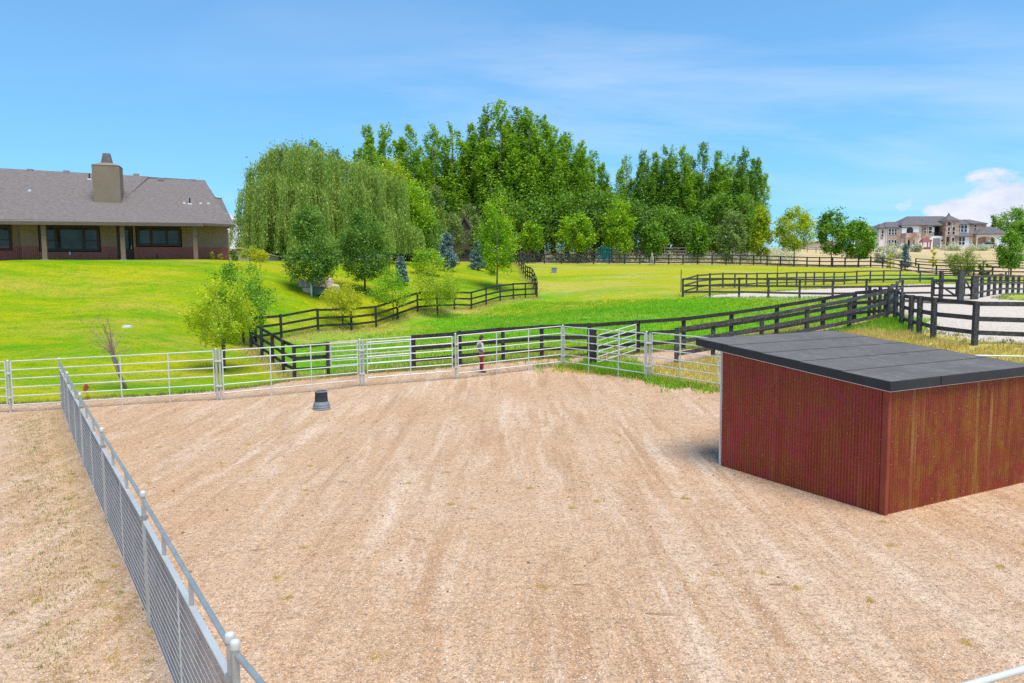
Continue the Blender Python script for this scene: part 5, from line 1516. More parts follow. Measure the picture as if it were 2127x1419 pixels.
hn_ = [(-.55, 0, 1.12, .26, .27), (-.1, 0, 1.10, .28, .30), (.35, 0, 1.14, .26, .29), (.65, 0, 1.28, .18, .20), (.88, 0, 1.52, .12, .15), (1.02, 0, 1.72, .09, .11), (1.16, 0, 1.62, .075, .09), (1.32, 0, 1.42, .05, .055),
       (-.62, .16, .92, .15), (-.52, .17, .66, .09), (-.66, .17, .42, .055), (-.62, .17, .08, .045), (-.57, .17, .02, .06),
       (-.62, -.16, .92, .15), (-.52, -.17, .66, .09), (-.66, -.17, .42, .055), (-.62, -.17, .08, .045), (-.57, -.17, .02, .06),
       (.45, .15, .88, .11), (.46, .16, .50, .06), (.45, .16, .10, .042), (.49, .16, .02, .055),
       (.45, -.15, .88, .11), (.46, -.16, .50, .06), (.45, -.16, .10, .042), (.49, -.16, .02, .055)]
he_ = [(0, 1), (1, 2), (2, 3), (3, 4), (4, 5), (5, 6), (6, 7), (0, 8), (8, 9), (9, 10), (10, 11), (11, 12), (0, 13), (13, 14), (14, 15), (15, 16), (16, 17), (2, 18), (18, 19), (19, 20), (20, 21), (2, 22), (22, 23), (23, 24), (24, 25)]
skin_mesh('body', hn_, he_, MAT['horse_coat'], horse)
MB().tube([(.98, .06, 1.78), (1.0, .08, 1.93)], [.035, .008], 6).build('ear', MAT['horse_coat'], horse)
MB().tube([(.98, -.06, 1.78), (1.0, -.08, 1.93)], [.035, .008], 6).build('ear', MAT['horse_coat'], horse)
MB().tube([(-.78, 0, 1.25), (-.92, 0, 1.0), (-.9, 0, .55)], [.05, .07, .02], 7).build('tail', MAT['pale_bark'], horse, True)
MB().tube([(.62, 0, 1.50), (.80, 0, 1.70), (.95, 0, 1.83)], [.04, .05, .03], 7).build('mane', MAT['pale_bark'], horse, True)

# ------------------------------------------------------------------ person behind the pipe panel
pp = gxy(997.5, 32.25)
ph_ = (top_at(998, 696.5, 32.25) - pp.z)
s = ph_ / 1.76
person = thing('person', 'person in olive cap, pale vest, grey sleeves and red trousers standing in profile', 'person', pp)
person.scale = (s, s, s)
bn = [(0, 0, .95, .13, .15), (-.03, 0, 1.12, .115, .14), (-.05, 0, 1.32, .12, .17), (-.02, 0, 1.47, .06, .08), (.02, 0, 1.54, .055, .055), (.035, 0, 1.62, .085, .072), (.03, 0, 1.70, .08, .07),
      (-.04, .17, 1.41, .06), (-.10, .22, 1.15, .045), (.10, .17, 1.00, .033), (.17, .13, .98, .030, .022),
      (-.04, -.17, 1.41, .06), (-.10, -.22, 1.15, .045), (.10, -.17, 1.00, .033), (.17, -.12, .98, .030, .022),
      (.0, .09, .85, .09), (.02, .10, .50, .058), (-.03, .10, .10, .04), (.03, .10, .045, .038), (.13, .11, .03, .03),
      (.02, -.09, .85, .09), (.05, -.10, .50, .058), (.05, -.10, .10, .04), (.11, -.10, .045, .038), (.21, -.11, .03, .03),
      (.125, 0, 1.60, .018)]
be = [(0, 1), (1, 2), (2, 3), (3, 4), (4, 5), (5, 6), (2, 7), (7, 8), (8, 9), (9, 10), (2, 11), (11, 12), (12, 13), (13, 14), (0, 15), (15, 16), (16, 17), (17, 18), (18, 19), (0, 20), (20, 21), (21, 22), (22, 23), (23, 24), (5, 25)]
fing = []
for sgn, hi in ((1, 10), (-1, 14)):
    hx, hy, hz = bn[hi][:3]
    for k, (dx_, dz_, l_) in enumerate(((.02, .018, .05), (.022, .006, .058), (.022, -.006, .054), (.018, -.018, .044), (-.005, .022, .035))):
        i0 = len(bn); bn.append((hx + dx_, hy - sgn * .006, hz + dz_, .009)); bn.append((hx + dx_ + l_ * .6, hy - sgn * .02, hz + dz_ - .006, .008)); bn.append((hx + dx_ + l_ * .7, hy - sgn * .045, hz + dz_ - .02, .007))
        be += [(hi, i0), (i0, i0 + 1), (i0 + 1, i0 + 2)]
skin_mesh('body', bn, be, MAT['skin'], person, 1)
skin_mesh('vest', [(-.01, 0, .93, .15, .17), (-.03, 0, 1.12, .14, .165), (-.05, 0, 1.32, .145, .195), (-.035, 0, 1.44, .09, .13)], [(0, 1), (1, 2), (2, 3)], MAT['pale_cloth'], person)
for sg in (1, -1):
    skin_mesh('sleeve', [(-.04, sg * .18, 1.41, .10), (-.10, sg * .225, 1.15, .085), (.10, sg * .175, 1.00, .062)], [(0, 1), (1, 2)], MAT['grey_cloth'], person)
skin_mesh('trousers', [(0, 0, .93, .145, .165), (.0, .09, .82, .11), (.02, .10, .50, .078), (-.03, .10, .12, .066), (.02, -.09, .82, .11), (.05, -.10, .50, .078), (.05, -.10, .12, .066)],
          [(0, 1), (1, 2), (2, 3), (0, 4), (4, 5), (5, 6)], MAT['red_cloth'], person)
for x_, y_ in ((-.03, .10), (.05, -.10)):
    skin_mesh('boot', [(x_, y_, .16, .058), (x_, y_, .07, .056), (x_ + .09, y_, .045, .048), (x_ + .18, y_, .035, .036)], [(0, 1), (1, 2), (2, 3)], MAT['brown_leather'], person)
cap = MB().lathe([(.098, 1.655), (.102, 1.69), (.09, 1.74), (.05, 1.775), (0, 1.78)], 20)
cap.build('cap', MAT['olive_cloth'], person, True).location = (.028, 0, -.005)
MB().prism([(.09, 1.665), (.12, 1.675), (.20, 1.655), (.21, 1.645), (.12, 1.66), (.09, 1.65)], -.07, .07).build('cap_brim', MAT['olive_cloth'], person)
MB().lathe([(.0, 1.52), (.07, 1.54), (.085, 1.60), (.088, 1.66), (0, 1.68)], 16).build('hair', MAT['brown_leather'], person, True).location = (-.012, 0, 0)
ld = MB().tube([(.19, -.12, 1.0), (.30, -.12, .96), (.36, -.12, .84), (.46, -.12, .80)], .012, 6).tube([(.19, -.12, .98), (.26, -.12, .90), (.34, -.12, .88)], .010, 6).build('lead_rope', MAT['plastic_dark'], None, True)
ld.location = pp; ld.scale = (s, s, s); tag(ld, 'short black lead rope held in the hands of the person', 'rope')
# ------------------------------------------------------------------ mansion
YM = 228.0
MO = at(1950, 516, YM); MO.z = H(MO.x, MO.y) - .3
man = thing('mansion', 'large pink and white stone trimmed mansion with grey hipped roofs', 'house', MO)
def MX(px): return at(px, 500, YM).x - MO.x
def MZ(py, px=1950): return at(px, py, YM).z - MO.z
cx = lambda v: 1780 + v * .1631
cy = lambda v: 420 + v * .1631
def mblock(x0, x1, ytop, ybot, mat, y0=0.0, dep=10.0, name='wall'):
    X0_, X1_ = MX(cx(x0)), MX(cx(x1)); pm = cx((x0 + x1) / 2)
    return MB().box(X0_, X1_, y0, y0 + dep, MZ(cy(ybot), pm) if ybot else -.5, MZ(cy(ytop), pm)).build(name, MAT[mat], man)
def mroof(x0, x1, eave, apex, r0, r1, y0=0.0, dep=10.0, mat='slate_roof', ov=.5):
    """hipped roof, ridge from r0 to r1 (crop pixels)"""
    pm = cx((x0 + x1) / 2)
    X0_, X1_, z0, z1 = MX(cx(x0)) - .0, MX(cx(x1)), MZ(cy(eave), pm), MZ(cy(apex), pm)
    a, b = MX(cx(r0)), MX(cx(r1)); ym = y0 + dep / 2
    m_ = MB(); v = [(X0_, y0 - ov, z0), (X1_, y0 - ov, z0), (X1_, y0 + dep + ov, z0), (X0_, y0 + dep + ov, z0), (a, ym, z1), (b, ym + .01, z1)]
    if abs(a - b) < .1: v[5] = (a + .12, ym, z1)
    v += [(X0_, y0 - ov, z0 - .22), (X1_, y0 - ov, z0 - .22), (X1_, y0 + dep + ov, z0 - .22), (X0_, y0 + dep + ov, z0 - .22)]
    m_.add(v, [(0, 1, 5, 4), (1, 2, 5), (2, 3, 4, 5), (3, 0, 4), (6, 7, 1, 0), (7, 8, 2, 1), (8, 9, 3, 2), (9, 6, 0, 3), (9, 8, 7, 6)])
    return m_.build('roof', MAT[mat], man)
def mwin(x0, x1, y0_, y1_, yy, arch=False, split=1, fr='white_trim', bars=True):
    pm = cx((x0 + x1) / 2)
    X0_, X1_, z1, z0 = MX(cx(x0)), MX(cx(x1)), MZ(cy(y0_), pm), MZ(cy(y1_), pm)
    w = (X1_ - X0_)
    def outline(g_):
        if not arch: return [(X0_ + g_, z0 + g_), (X1_ - g_, z0 + g_), (X1_ - g_, z1 - g_), (X0_ + g_, z1 - g_)]
        rr2 = w / 2 - g_; zc = z1 - w / 2
        return [(X0_ + g_, z0 + g_), (X1_ - g_, z0 + g_)] + [((X0_ + X1_) / 2 + rr2 * math.cos(t), zc + rr2 * math.sin(t)) for t in np.linspace(0, PI, 9)]
    f = MB().prism(outline(-.12), yy - .10, yy - .02).build('window', MAT[fr], man)
    gl = MB().prism(outline(.02), yy - .14, yy - .105).build('pane', MAT['far_glass'], f)
    if bars and not arch or bars:
        zb = z0 + (z1 - z0) * .42
        MB().box(X0_, X1_, yy - .18, yy - .145, zb - .06, zb + .06).build('glazing_bar', MAT[fr], f)
    return f
# bodies, left to right
mblock(188, 305, 345, 0, 'white_stucco', 2, 9); mroof(180, 330, 345, 288, 250, 330, 2, 9)
mblock(305, 385, 325, 0, 'pink_stucco', 1.0, 9); mroof(300, 470, 325, 258, 395, 410, 1, 9)
mblock(318, 352, 328, 470, 'house_stone', .9, .3, 'stone_facing')
mblock(385, 565, 315, 0, 'pink_stucco', .5, 10); mroof(360, 640, 318, 235, 470, 640, .5, 10)
mblock(395, 545, 317, 570, 'house_stone', .3, .2, 'stone_facing')
mblock(568, 782, 290, 0, 'white_stucco', 0, 12); mroof(545, 880, 292, 178, 740, 870, 0, 12)
mblock(785, 960, 290, 0, 'pink_stucco', .8, 10); mblock(840, 962, 288, 440, 'house_stone', .5, .3, 'stone_facing')
MB().box(MX(cx(832)), MX(cx(945)), .3, .8, MZ(cy(448)), MZ(cy(428))).build('stone_ledge', MAT['house_stone'], man)
mroof(800, 1120, 293, 205, 920, 1010, .6, 6)
mroof(700, 1660, 285, 143, 860, 1330, 2.5, 16)
mblock(960, 1105, 290, 425, 'pink_stucco', 2.8, 8); mblock(945, 1108, 430, 0, 'white_stucco', .6, 9)
mblock(1105, 1275, 235, 0, 'house_stone', -.8, 4.5, 'turret_wall')
pm = cx(1190); zc0, zc1 = MZ(cy(238), pm), MZ(cy(125), pm); xa, xb = MX(cx(1098)), MX(cx(1283)); xm = (xa + xb) / 2
MB().add([(xa, -1.3, zc0), (xb, -1.3, zc0), (xb, 4.2, zc0), (xa, 4.2, zc0), (xm - .35, 1.1, zc1 - 1), (xm + .35, 1.1, zc1 - 1), (xm + .35, 1.8, zc1 - 1), (xm - .35, 1.8, zc1 - 1), (xm, 1.45, zc1)],
         [(0, 3, 2, 1), (0, 1, 5, 4), (1, 2, 6, 5), (2, 3, 7, 6), (3, 0, 4, 7), (4, 5, 8), (5, 6, 8), (6, 7, 8), (7, 4, 8)]).build('turret_roof', MAT['slate_roof'], man)
mblock(1275, 1458, 275, 0, 'white_stucco', 1.2, 9); mroof(1270, 1500, 276, 205, 1300, 1460, 1.2, 9)
mblock(1458, 1668, 265, 0, 'house_stone', 1.0, 9); mroof(1450, 1672, 268, 203, 1480, 1560, 1.0, 9)
mblock(1240, 1412, 430, 0, 'white_stucco', -.6, 3); mroof(1218, 1472, 435, 388, 1270, 1440, -.8, 3.4)
mblock(1412, 1478, 430, 0, 'pink_stucco', .2, 2.5)
# entrance with balcony
mblock(552, 715, 400, 460, 'house_stone', -3.0, 3.0, 'balcony')
mblock(668, 715, 390, 0, 'house_stone', -3.05, .9, 'stone_pier'); mblock(552, 580, 460, 0, 'house_stone', -3.05, .9, 'stone_pier'); mblock(715, 752, 435, 478, 'house_stone', -1.8, 1.8, 'balcony')
x0, x1 = MX(cx(580)), MX(cx(668)); zt, zb = MZ(cy(462)), MZ(cy(500))
ar = [(x0, zb)] + [((x0 + x1) / 2 - (x1 - x0) / 2 * math.cos(t), zb + (x1 - x0) * .34 * math.sin(t)) for t in np.linspace(0, PI, 10)] + [(x1, zb), (x1, zt + .02), (x0, zt + .02)]
MB().prism(ar, -2.98, -2.5).build('entrance_arch', MAT['house_stone'], man)
mwin(600, 618, 485, 570, 0); mwin(628, 666, 480, 575, 0, True, bars=False, fr='dark_iron')
mwin(634, 704, 322, 400, 0, True, fr='dark_iron')
for a_, b_ in ((405, 435), (444, 472), (481, 508)): mwin(a_, b_, 338, 412, .3, True); mwin(a_, b_, 482, 560, .3)
for a_, b_, c_, d_ in ((242, 270, 368, 432), (326, 352, 356, 436)): mwin(a_, b_, c_, d_, 2 if a_ < 300 else .9)
mwin(860, 884, 318, 392, .5, True); mwin(918, 958, 312, 396, .5, fr='white_trim')
mwin(1045, 1075, 305, 410, 2.8, True, fr='dark_iron', bars=False); mwin(1078, 1100, 305, 410, 2.8, fr='dark_iron', bars=False)
pl = mblock(965, 1000, 318, 425, 'white_stucco', .8, .4, 'balcony_pillar')
m_ = MB(); za, zb = MZ(cy(428)), MZ(cy(378)); xa, xb = MX(cx(963)), MX(cx(1103))
m_.box(xa, xb, .55, .62, zb - .1, zb)
for k in range(14): m_.box(xa + (xb - xa) * k / 14, xa + (xb - xa) * k / 14 + .06, .56, .61, za, zb - .1)
m_.build('balcony_railing', MAT['dark_iron'], man)
pm = cx(1028)
gd = MB().box(MX(cx(985)), MX(cx(1070)), .50, .58, -.4, MZ(cy(458), pm)).build('garage_door', MAT['garage_grey'], man)
for k in range(4): MB().box(MX(cx(988)), MX(cx(1067)), .45, .49, 0 + k * .62, .55 + k * .62).build('door_panel', MAT['garage_grey'], gd)
for v_ in (955, 1092): MB().box(MX(cx(v_)) - .15, MX(cx(v_)) + .15, .3, .58, MZ(cy(495)), MZ(cy(478))).build('wall_lamp', MAT['dark_iron'], man)
mwin(1138, 1156, 265, 292, -.8, False, fr='dark_iron', bars=False); mwin(1190, 1230, 262, 292, -.8)
mwin(1130, 1156, 318, 412, -.8, True); mwin(1188, 1220, 312, 415, -.8, True); mwin(1125, 1152, 450, 548, -.8, fr='brown_frame'); mwin(1186, 1216, 452, 552, -.8)
for a_, b_ in ((1304, 1334), (1348, 1378), (1391, 1421)): mwin(a_, b_, 290, 375, 1.2, True)
mwin(1508, 1540, 282, 350, 1.0, True); mwin(1282, 1312, 447, 545, -.6); mwin(1324, 1354, 447, 545, -.6)
# carport
mroof(1460, 1890, 408, 305, 1700, 1770, -2, 9)
zt = MZ(cy(408), cx(1660)); zs = MZ(cy(480), cx(1660)); gz_ = -.5
def arch_face(a_, b_, L_0, L_1, top_v):
    X0_, X1_, XA, XB = MX(cx(L_0)), MX(cx(L_1)), MX(cx(a_)), MX(cx(b_)); zsp = MZ(cy(470), cx(1660)); zt_ = MZ(cy(top_v), cx(1660))
    o_ = [(X0_, gz_), (XA, gz_), (XA, zsp)] + [((XA + XB) / 2 - (XB - XA) / 2 * math.cos(t), zsp + (zt_ - zsp) * math.sin(t)) for t in np.linspace(0.1, PI - .1, 10)] + [(XB, zsp), (XB, gz_), (X1_, gz_), (X1_, zt), (X0_, zt)]
    MB().prism(o_, -2.0, -1.6).build('carport_arch', MAT['pink_stucco'], man)
arch_face(1482, 1706, 1474, 1716, 442); arch_face(1726, 1836, 1716, 1856, 436)
MB().box(MX(cx(1474)), MX(cx(1856)), 5.5, 5.8, -.5, zt - .1).build('carport_back_wall', MAT['pink_stucco'], man)
MB().box(MX(cx(1474)), MX(cx(1856)), -1.5, 5.4, zt - .3, zt - .12).build('carport_ceiling', MAT['pink_stucco'], man)
MB().box(MX(cx(1534)), MX(cx(1562)), 5.35, 5.48, -.5, MZ(cy(470))).build('carport_door', MAT['brown_frame'], man)
# parked car
cp = Vector((MO.x + MX(2055.5), MO.y + .8, H(MO.x + MX(2055), MO.y) + .15))
car = thing('parked_car', 'silver off road car parked under the mansion carport', 'car', cp, PI)
bd = [(-2.3, .45), (-2.25, 1.05), (-1.7, 1.15), (-1.2, 1.75), (1.7, 1.78), (2.2, 1.15), (2.3, 1.05), (2.3, .45), (1.9, .40), (-1.9, .40)]
MB().prism(bd, -.88, .88).build('body', MAT['car_silver'], car)
MB().prism([(-1.55, 1.17), (-1.12, 1.66), (.25, 1.68), (.25, 1.17)], -.90, -.882).build('side_window', MAT['far_glass'], car)
MB().prism([(-1.55, 1.17), (-1.12, 1.66), (.25, 1.68), (.25, 1.17)], .882, .90).build('side_window', MAT['far_glass'], car)
MB().prism([(.35, 1.17), (.35, 1.68), (1.6, 1.69), (1.95, 1.17)], -.90, -.882).build('side_window', MAT['far_glass'], car)
MB().prism([(.35, 1.17), (.35, 1.68), (1.6, 1.69), (1.95, 1.17)], .882, .90).build('side_window', MAT['far_glass'], car)
for x_ in (-1.45, 1.45):
    for y_ in (-.8, .8):
        wh = MB().tube([(x_, y_ - .13, .38), (x_, y_ + .13, .38)], .40, 16).build('wheel', MAT['tyre_rubber'], car)
        MB().tube([(x_, y_ - .15 if y_ < 0 else y_ + .12, .38), (x_, y_ - .12 if y_ < 0 else y_ + .15, .38)], .24, 12).build('rim', MAT['galvanized'], wh)
for y_ in (-.6, .6): MB().box(2.29, 2.34, y_ - .16, y_ + .16, .8, 1.0).build('headlight', MAT['white_paint'], car)
# red roofed well house
wp = gxy(1919.5, 214); wl = thing('well_house', 'small dark red open shelter with a gabled roof on the mansion lawn', 'shelter', wp)
MB().add([(-1.4, -1, 2.0), (1.4, -1, 2.0), (1.4, 1, 2.0), (-1.4, 1, 2.0), (-.75, 0, 3.2), (.75, 0, 3.2)], [(0, 1, 5, 4), (1, 2, 5), (2, 3, 4, 5), (3, 0, 4), (3, 2, 1, 0)]).build('roof', MAT['red_roof'], wl)
for x_ in (-1.1, 1.1):
    for y_ in (-.75, .75): MB().box(x_ - .09, x_ + .09, y_ - .09, y_ + .09, -.3, 2.0).build('post', MAT['red_roof'], wl)
MB().box(-1.15, 1.15, -.8, .8, -.3, .55).build('low_wall', MAT['red_roof'], wl)
# teal canopy, corral, chalet, beige shed, trailers
tp = gxy(1256, 128); tc_ = thing('canopy_tent', 'small teal canopy tent behind the sagebrush', 'tent', tp)
zt = top_at(1262, 508, 128) - tp.z
MB().add([(-1.5, -1, zt - .9), (1.3, -1, zt - .6), (1.3, 1.2, zt - .6), (-1.5, 1.2, zt - .9), (.55, 0, zt), (.3, .2, zt)], [(0, 1, 4), (0, 4, 5), (1, 2, 4), (2, 3, 5, 4), (3, 0, 5), (3, 2, 1, 0)]).build('roof_cloth', MAT['teal_canvas'], tc_)
for k, x_ in enumerate((-1.3, -.55, .2)): MB().box(x_, x_ + .68, -.9, -.84, -.2, zt - .85 + k * .1).build('side_cloth', MAT['teal_canvas'], tc_)
for x_ in (-1.4, 1.2):
    for y_ in (-.8, 1.0): MB().box(x_ - .03, x_ + .03, y_ - .03, y_ + .03, -.2, zt - .8).build('leg', MAT['white_pipe'], tc_)
for (a_, b_, tp_, rails, lb) in ((1298, 1352, 512, 4, 'old wooden corral rails behind the tall oval maple'), (1380, 1424, 514, 4, 'old brown wooden corral rails left of the red shrub'), (1226, 1250, 516, 2, 'short old rail fence left of the teal canopy')):
    P = [gxy(px, 127) for px in np.linspace(a_, b_, max(2, int((b_ - a_) / 18) + 1))]
    hh = top_at(a_, tp_, 127) - P[0].z
    board_fence('corral_fence', lb, P, hh, 'old_boards', [(.97 - .22 * k) for k in range(rails)], bw=.14, pw=.15)
def shedlike(name, label, cat, px, Y, w, d_, hw, hr, wall, roof, rz=0):
    p = gxy(px, Y); t_ = thing(name, label, cat, p, rz)
    MB().box(-w / 2, w / 2, -d_ / 2, d_ / 2, -.5, hw).build('wall', MAT[wall], t_)
    MB().prism([(-w / 2 + .001, hw), (w / 2 - .001, hw), (0, hr - .1)], -d_ / 2 + .02, d_ / 2 - .02).build('gable', MAT[wall], t_)
    for sg in (-1, 1):
        m_ = MB(); m_.add([(0, -d_ / 2 - .3, hr), (sg * (w / 2 + .4), -d_ / 2 - .3, hw - .12), (sg * (w / 2 + .4), d_ / 2 + .3, hw - .12), (0, d_ / 2 + .3, hr), (0, -d_ / 2 - .3, hr + .12), (sg * (w / 2 + .4), -d_ / 2 - .3, hw + .0), (sg * (w / 2 + .4), d_ / 2 + .3, hw), (0, d_ / 2 + .3, hr + .12)],
                         [(0, 3, 2, 1), (4, 5, 6, 7), (0, 1, 5, 4), (1, 2, 6, 5), (2, 3, 7, 6), (3, 0, 4, 7)]).build('roof', MAT[roof], t_)
    return t_
cz = gxy(968, 124)
t_ = shedlike('chalet', 'steep roofed dark timber chalet hidden behind the spruces and poplars', 'house', 968, 124, 5.2, 6, 2.1, top_at(968, 452, 124) - cz.z, 'chalet_dark', 'chalet_dark')
hh = top_at(968, 452, 124) - cz.z
for sg in (-1, 1):
    MB().add([(0, -3.4, hh), (sg * 3.2, -3.4, 2.0), (sg * 3.2, -3.2, 2.0), (0, -3.2, hh), (0, -3.4, hh - .35), (sg * 3.0, -3.4, 1.8), (sg * 3.0, -3.2, 1.8), (0, -3.2, hh - .35)],
             [(0, 3, 2, 1), (4, 5, 6, 7), (0, 1, 5, 4), (1, 2, 6, 5), (2, 3, 7, 6), (3, 0, 4, 7)]).build('barge_board', MAT['chalet_dark'], t_)
MB().box(-2.6, 2.6, -3.3, -3.2, 2.0, 2.2).build('tie_beam', MAT['chalet_dark'], t_)
win(-.9, .9, .6, 1.8, [0], y=-3.05, parent=t_, gmat='far_glass')
bz = gxy(503, 80); hb = top_at(503, 519, 80) - bz.z
shedlike('outbuilding', 'beige low roofed outbuilding between the house and the willow', 'shed', 506, 80, 7.5, 6, hb - .8, hb, 'beige_siding', 'beige_siding', .25)
bz = gxy(1690, 185); hb = top_at(1690, 503, 185) - bz.z
shedlike('barn', 'low beige farm building far away between the trees', 'barn', 1698, 185, 9, 7, max(1.2, hb - 1), max(2, hb), 'beige_siding', 'beige_siding')
for (px, top_, w, lb) in ((1467, 512, 2.0, 'small white trailer among the sagebrush'), (1486, 510, 2.8, 'larger white trailer among the sagebrush'), (1556, 512, 3.2, 'white trailer glimpsed behind the silvery aspen')):
    p = gxy(px, 146); hh = top_at(px, top_, 146) - p.z; t_ = thing('trailer', lb, 'trailer', p)
    MB().prism([(-w / 2, .5), (w / 2, .5), (w / 2, hh * .8), (w / 2 - .3, hh), (-w / 2 + .3, hh), (-w / 2, hh * .8)], -1, 1).build('body', MAT['white_paint'], t_)
    for x_ in (-w / 4, w / 4): MB().tube([(x_, -1.02, .35), (x_, -.8, .35)], .35, 12).build('wheel', MAT['tyre_rubber'], t_)
    MB().box(-w / 4, w / 4, -1.03, -1.004, hh * .55, hh * .8).build('window', MAT['far_glass'], t_)

# ------------------------------------------------------------------ grasses and stones
blades('pasture_grass', sample_poly([tuple(gxy(px, Y)[:2]) for px, Y in ((690, 33.6), (850, 33.5), (1400, 36.5), (1800, 40), (1850, 60), (1400, 60), (1115, 70), (800, 51), (600, 44))], 17000, 5), .15, .020, .12, 5, 'grass_green', 6, 'loose green grass of the pasture')
blades('straw_grass', np.concatenate([sample_line(pG, 2200, .45, 8), sample_line(pI, 900, .45, 9), sample_line(pH, 900, .4, 9),
       sample_line([gxy(*q) for q in ((690, 34.4), (800, 34.2), (1000, 34.6), (1400, 37.4), (1700, 40))], 1400, .5, 31),
       sample_line(pE, 2200, .6, 32), sample_line(pD, 900, .5, 33)]), .17, .02, .12, 5, 'grass_straw', 7, 'dry uncut grass along the board fences')
blades('weedy_grass', sample_poly(verge_poly[:-5] if False else e_verge_a + e_verge_b + [(8.0, 24.0), (9.8, 22.2), (13.2, 21.3), (22, 20.0), (24, 25)] + [tuple(gxy(*q)[:2]) for q in ((2031, 25.6), (1944, 27.7), (1896, 31), (1866, 36))], 9000, 10), .17, .018, .10, 6, 'grass_straw', 11, 'dry straw coloured weeds on the strip behind the shed')
blades('green_weeds', np.concatenate([sample_poly([g(*q) for q in ((1180, 764), (1240, 752), (1330, 758), (1342, 788), (1280, 781))], 900, 14), sample_line([g(*q) for q in ((1345, 790), (1400, 800), (1495, 812))], 110, .3, 15),
       sample_line([gxy(*q) for q in ((1700, 35.6), (1863, 36.6), (1880, 32.6))], 700, .5, 16), sample_line(pR[:3], 250, .3, 17), sample_line([gxy(*q) for q in ((1130, 33), (1300, 33.6))], 120, .5, 18)]), .26, .02, .09, 8, 'grass_green', 19, 'tall green weeds at the foot of the pipe fence')
blades('lawn_edge_grass', np.concatenate([sample_line(e_lawn[1:], 2600, .12, 20), sample_line(e_mead, 2600, .14, 21)]), .10, .016, .07, 6, 'grass_dull', 22, 'ragged grass edge where lawn and pasture meet the gravel')
blades('arena_edge_grass', sample_line([a for a in arena], 3200, .28, 23), .14, .02, .1, 5, 'grass_dull', 24, 'thin grass along the edges of the sand arena')
wd = np.array([g(px, py) for px, py in ((128, 842 + 240), (78, 1051), (150, 1035), (136, 1038), (192, 1122), (175, 1180), (160, 1125), (250, 1232), (182, 1195), (24, 1275), (90, 1300), (82, 1388), (105, 1362), (310, 1375), (15, 1345), (75, 935), (110, 870), (150, 985), (140, 1060), (172, 1165), (205, 1210), (60, 1090))])
r = np.random.RandomState(44)
rep = np.repeat(wd, 16, 0) + r.normal(0, .05, (len(wd) * 16, 2)) * np.repeat(r.uniform(.4, 1.5, len(wd)), 16)[:, None]
blades('yard_weeds', rep, .035, .005, .025, 6, 'grass_dull', 45, 'low green weeds scattered over the gravel beside the mesh fence')
fr_ = np.concatenate([sample_line([LP[i] + Vector((-.25, -.2, 0)) for i in range(1, 7)], 2200, .15, 46), sample_line([LP[i] + Vector((-.95, -.6, 0)) for i in range(1, 7)], 1900, .36, 56)])
blades('yard_dry_weeds', fr_, .035, .006, .035, 5, 'grass_straw', 47, 'dry trampled weeds along the foot of the mesh fence')
blades('fence_strip_weeds', sample_line([LP[i] + Vector((-.8, -.5, 0)) for i in range(1, 7)], 1300, .32, 66), .055, .007, .04, 6, 'grass_dull', 67, 'brownish green weeds on the strip left of the mesh fence')
blades('yard_dry_tufts', np.repeat(sample_poly([(-8, 4.5), (9, 4.5), (9, 13), (5, 22), (-10, 22)], 46, 48), 22, 0) + r.normal(0, .045, (46 * 22, 2)), .035, .007, .02, 6, 'grass_straw', 49, 'tiny dry tufts dotted over the yard')
shed_edge = [S(-.05, -.05, 0), S(LA + .1, -.05, 0)]
blades('shed_foot_weeds', np.concatenate([sample_line(shed_edge, 800, .06, 50), sample_line([S(-.05, -.05, 0), S(-.05, LB, 0)], 500, .05, 51)]), .04, .008, .03, 5, 'grass_straw', 52, 'dry debris and weeds along the foot of the shed')
def stones(name, P, smin, smax, mat, seed, label):
    r = np.random.RandomState(seed); n_ = len(P); z = HN(P[:, 0], P[:, 1])
    octa = np.array([(1, 0, 0), (0, 1, 0), (-1, 0, 0), (0, -1, 0), (0, 0, .7), (0, 0, -.7)], float)
    fc = np.array([(0, 1, 4), (1, 2, 4), (2, 3, 4), (3, 0, 4)])
    s_ = smin + (smax - smin) * r.uniform(0, 1, n_) ** 2.2; a = r.uniform(0, PI, n_)
    V = octa[None] * s_[:, None, None] * (1 + r.normal(0, .22, (n_, 6, 1)))
    x = V[..., 0] * np.cos(a)[:, None] - V[..., 1] * np.sin(a)[:, None]; y = V[..., 0] * np.sin(a)[:, None] + V[..., 1] * np.cos(a)[:, None]
    V = np.stack([x + P[:, 0:1], y + P[:, 1:2], V[..., 2] + z[:, None] + s_[:, None] * .15], 2)
    idx = (np.arange(n_)[:, None, None] * 6 + fc[None]).ravel()
    o = link(name, np_mesh(name, V.reshape(-1, 3), 0, 3, False, idx), None, mat); tag(o, label, None, None, 'stuff')
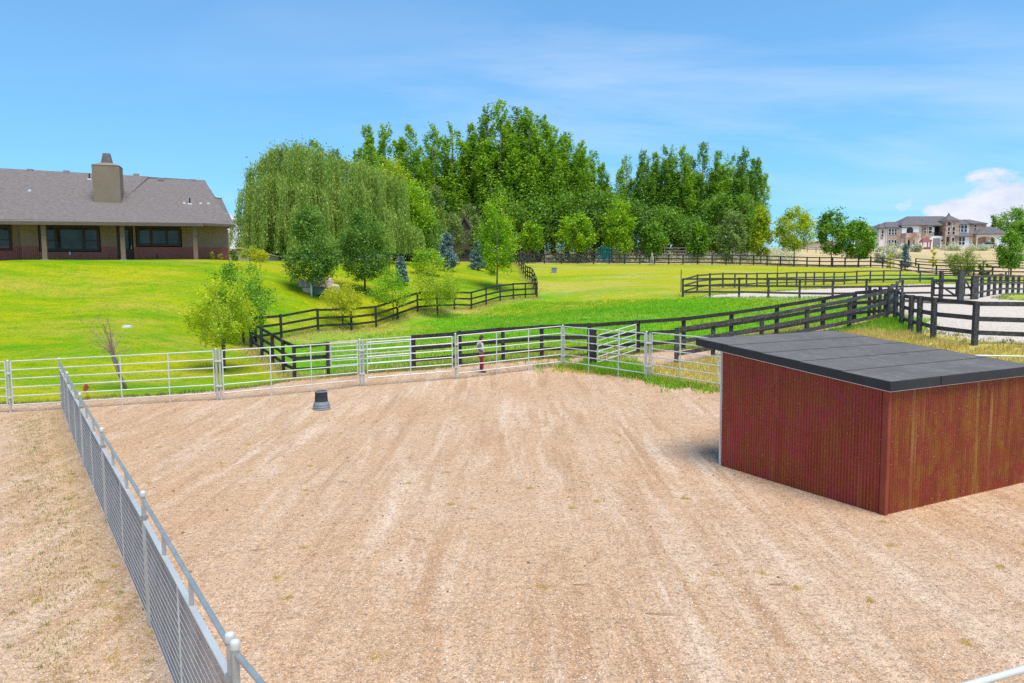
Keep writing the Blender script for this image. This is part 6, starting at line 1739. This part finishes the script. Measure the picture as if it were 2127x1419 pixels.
def stonemat(name, cols):
    m, t = newmat(name); f = t.n('ShaderNodeNewGeometry').outputs['Random Per Island']
    finish(t, t.ramp(f, [(i / (len(cols) - 1), c_) for i, c_ in enumerate(cols)]), .9, 0, None, .2); return m
stonemat('stone_mix', ((.22, .14, .10), (.40, .27, .19), (.52, .38, .29), (.62, .48, .38), (.72, .64, .58), (.30, .20, .15)))
r = np.random.RandomState(77)
Yq = 4.2 + (24 - 4.2) * r.uniform(0, 1, 60000) ** 1.25
Xq = r.uniform(-.74, .74, 60000) * Yq
ok = ~((((Xq - SC.x) * SA.x + (Yq - SC.y) * SA.y) > 0) & (((Xq - SC.x) * SB.x + (Yq - SC.y) * SB.y) > 0) & (((Xq - SC.x) * SA.x + (Yq - SC.y) * SA.y) < LA) & (((Xq - SC.x) * SB.x + (Yq - SC.y) * SB.y) < LB))
stones('loose_gravel', np.stack([Xq, Yq], 1)[ok], .004, .017, MAT['stone_mix'], 78, 'loose small stones over the gravel yard')
Yc = 8 + 20 * r.uniform(0, 1, 800) ** .6; Xc = r.uniform(-.7, .42, 800) * Yc
k_ = np.clip((Yc - 20) * 1.0, 0, 1)
be_ = np.concatenate([sample_line(shed_edge, 900, .05, 80), sample_line([S(-.06, -.05, 0), S(-.06, LB, 0)], 800, .05, 81)])
stones('shed_foot_gravel', be_, .008, .030, MAT['stone_mix'], 82, 'gravel kicked up along the foot of the shed')
stones('dirt_clods', np.stack([Xc, Yc], 1), .008, .034, MAT['dark_clod'], 79, 'dark dirt clods scattered over the yard')
m_ = MB(); r_ = random.Random(9)
for px, py, L in ((1340, 1275, .5), (1190, 1215, .35), (700, 1000, .4), (1480, 1175, .3), (860, 1120, .25), (1600, 1215, .3), (520, 1145, .25)):
    q = Vector(ground(px, py)); a = r_.uniform(-.6, .2); d = Vector((math.cos(a), math.sin(a), 0))
    m_.tube([q + Vector((0, 0, .01)), q + d * L * .5 + Vector((0, 0, .03)), q + d * L + Vector((0, .03, .01))], [.006, .008, .003], 5)
o = m_.build('fallen_twigs', MAT['twig_bark'], None); tag(o, 'thin fallen twigs lying on the gravel yard', None, None, 'stuff')
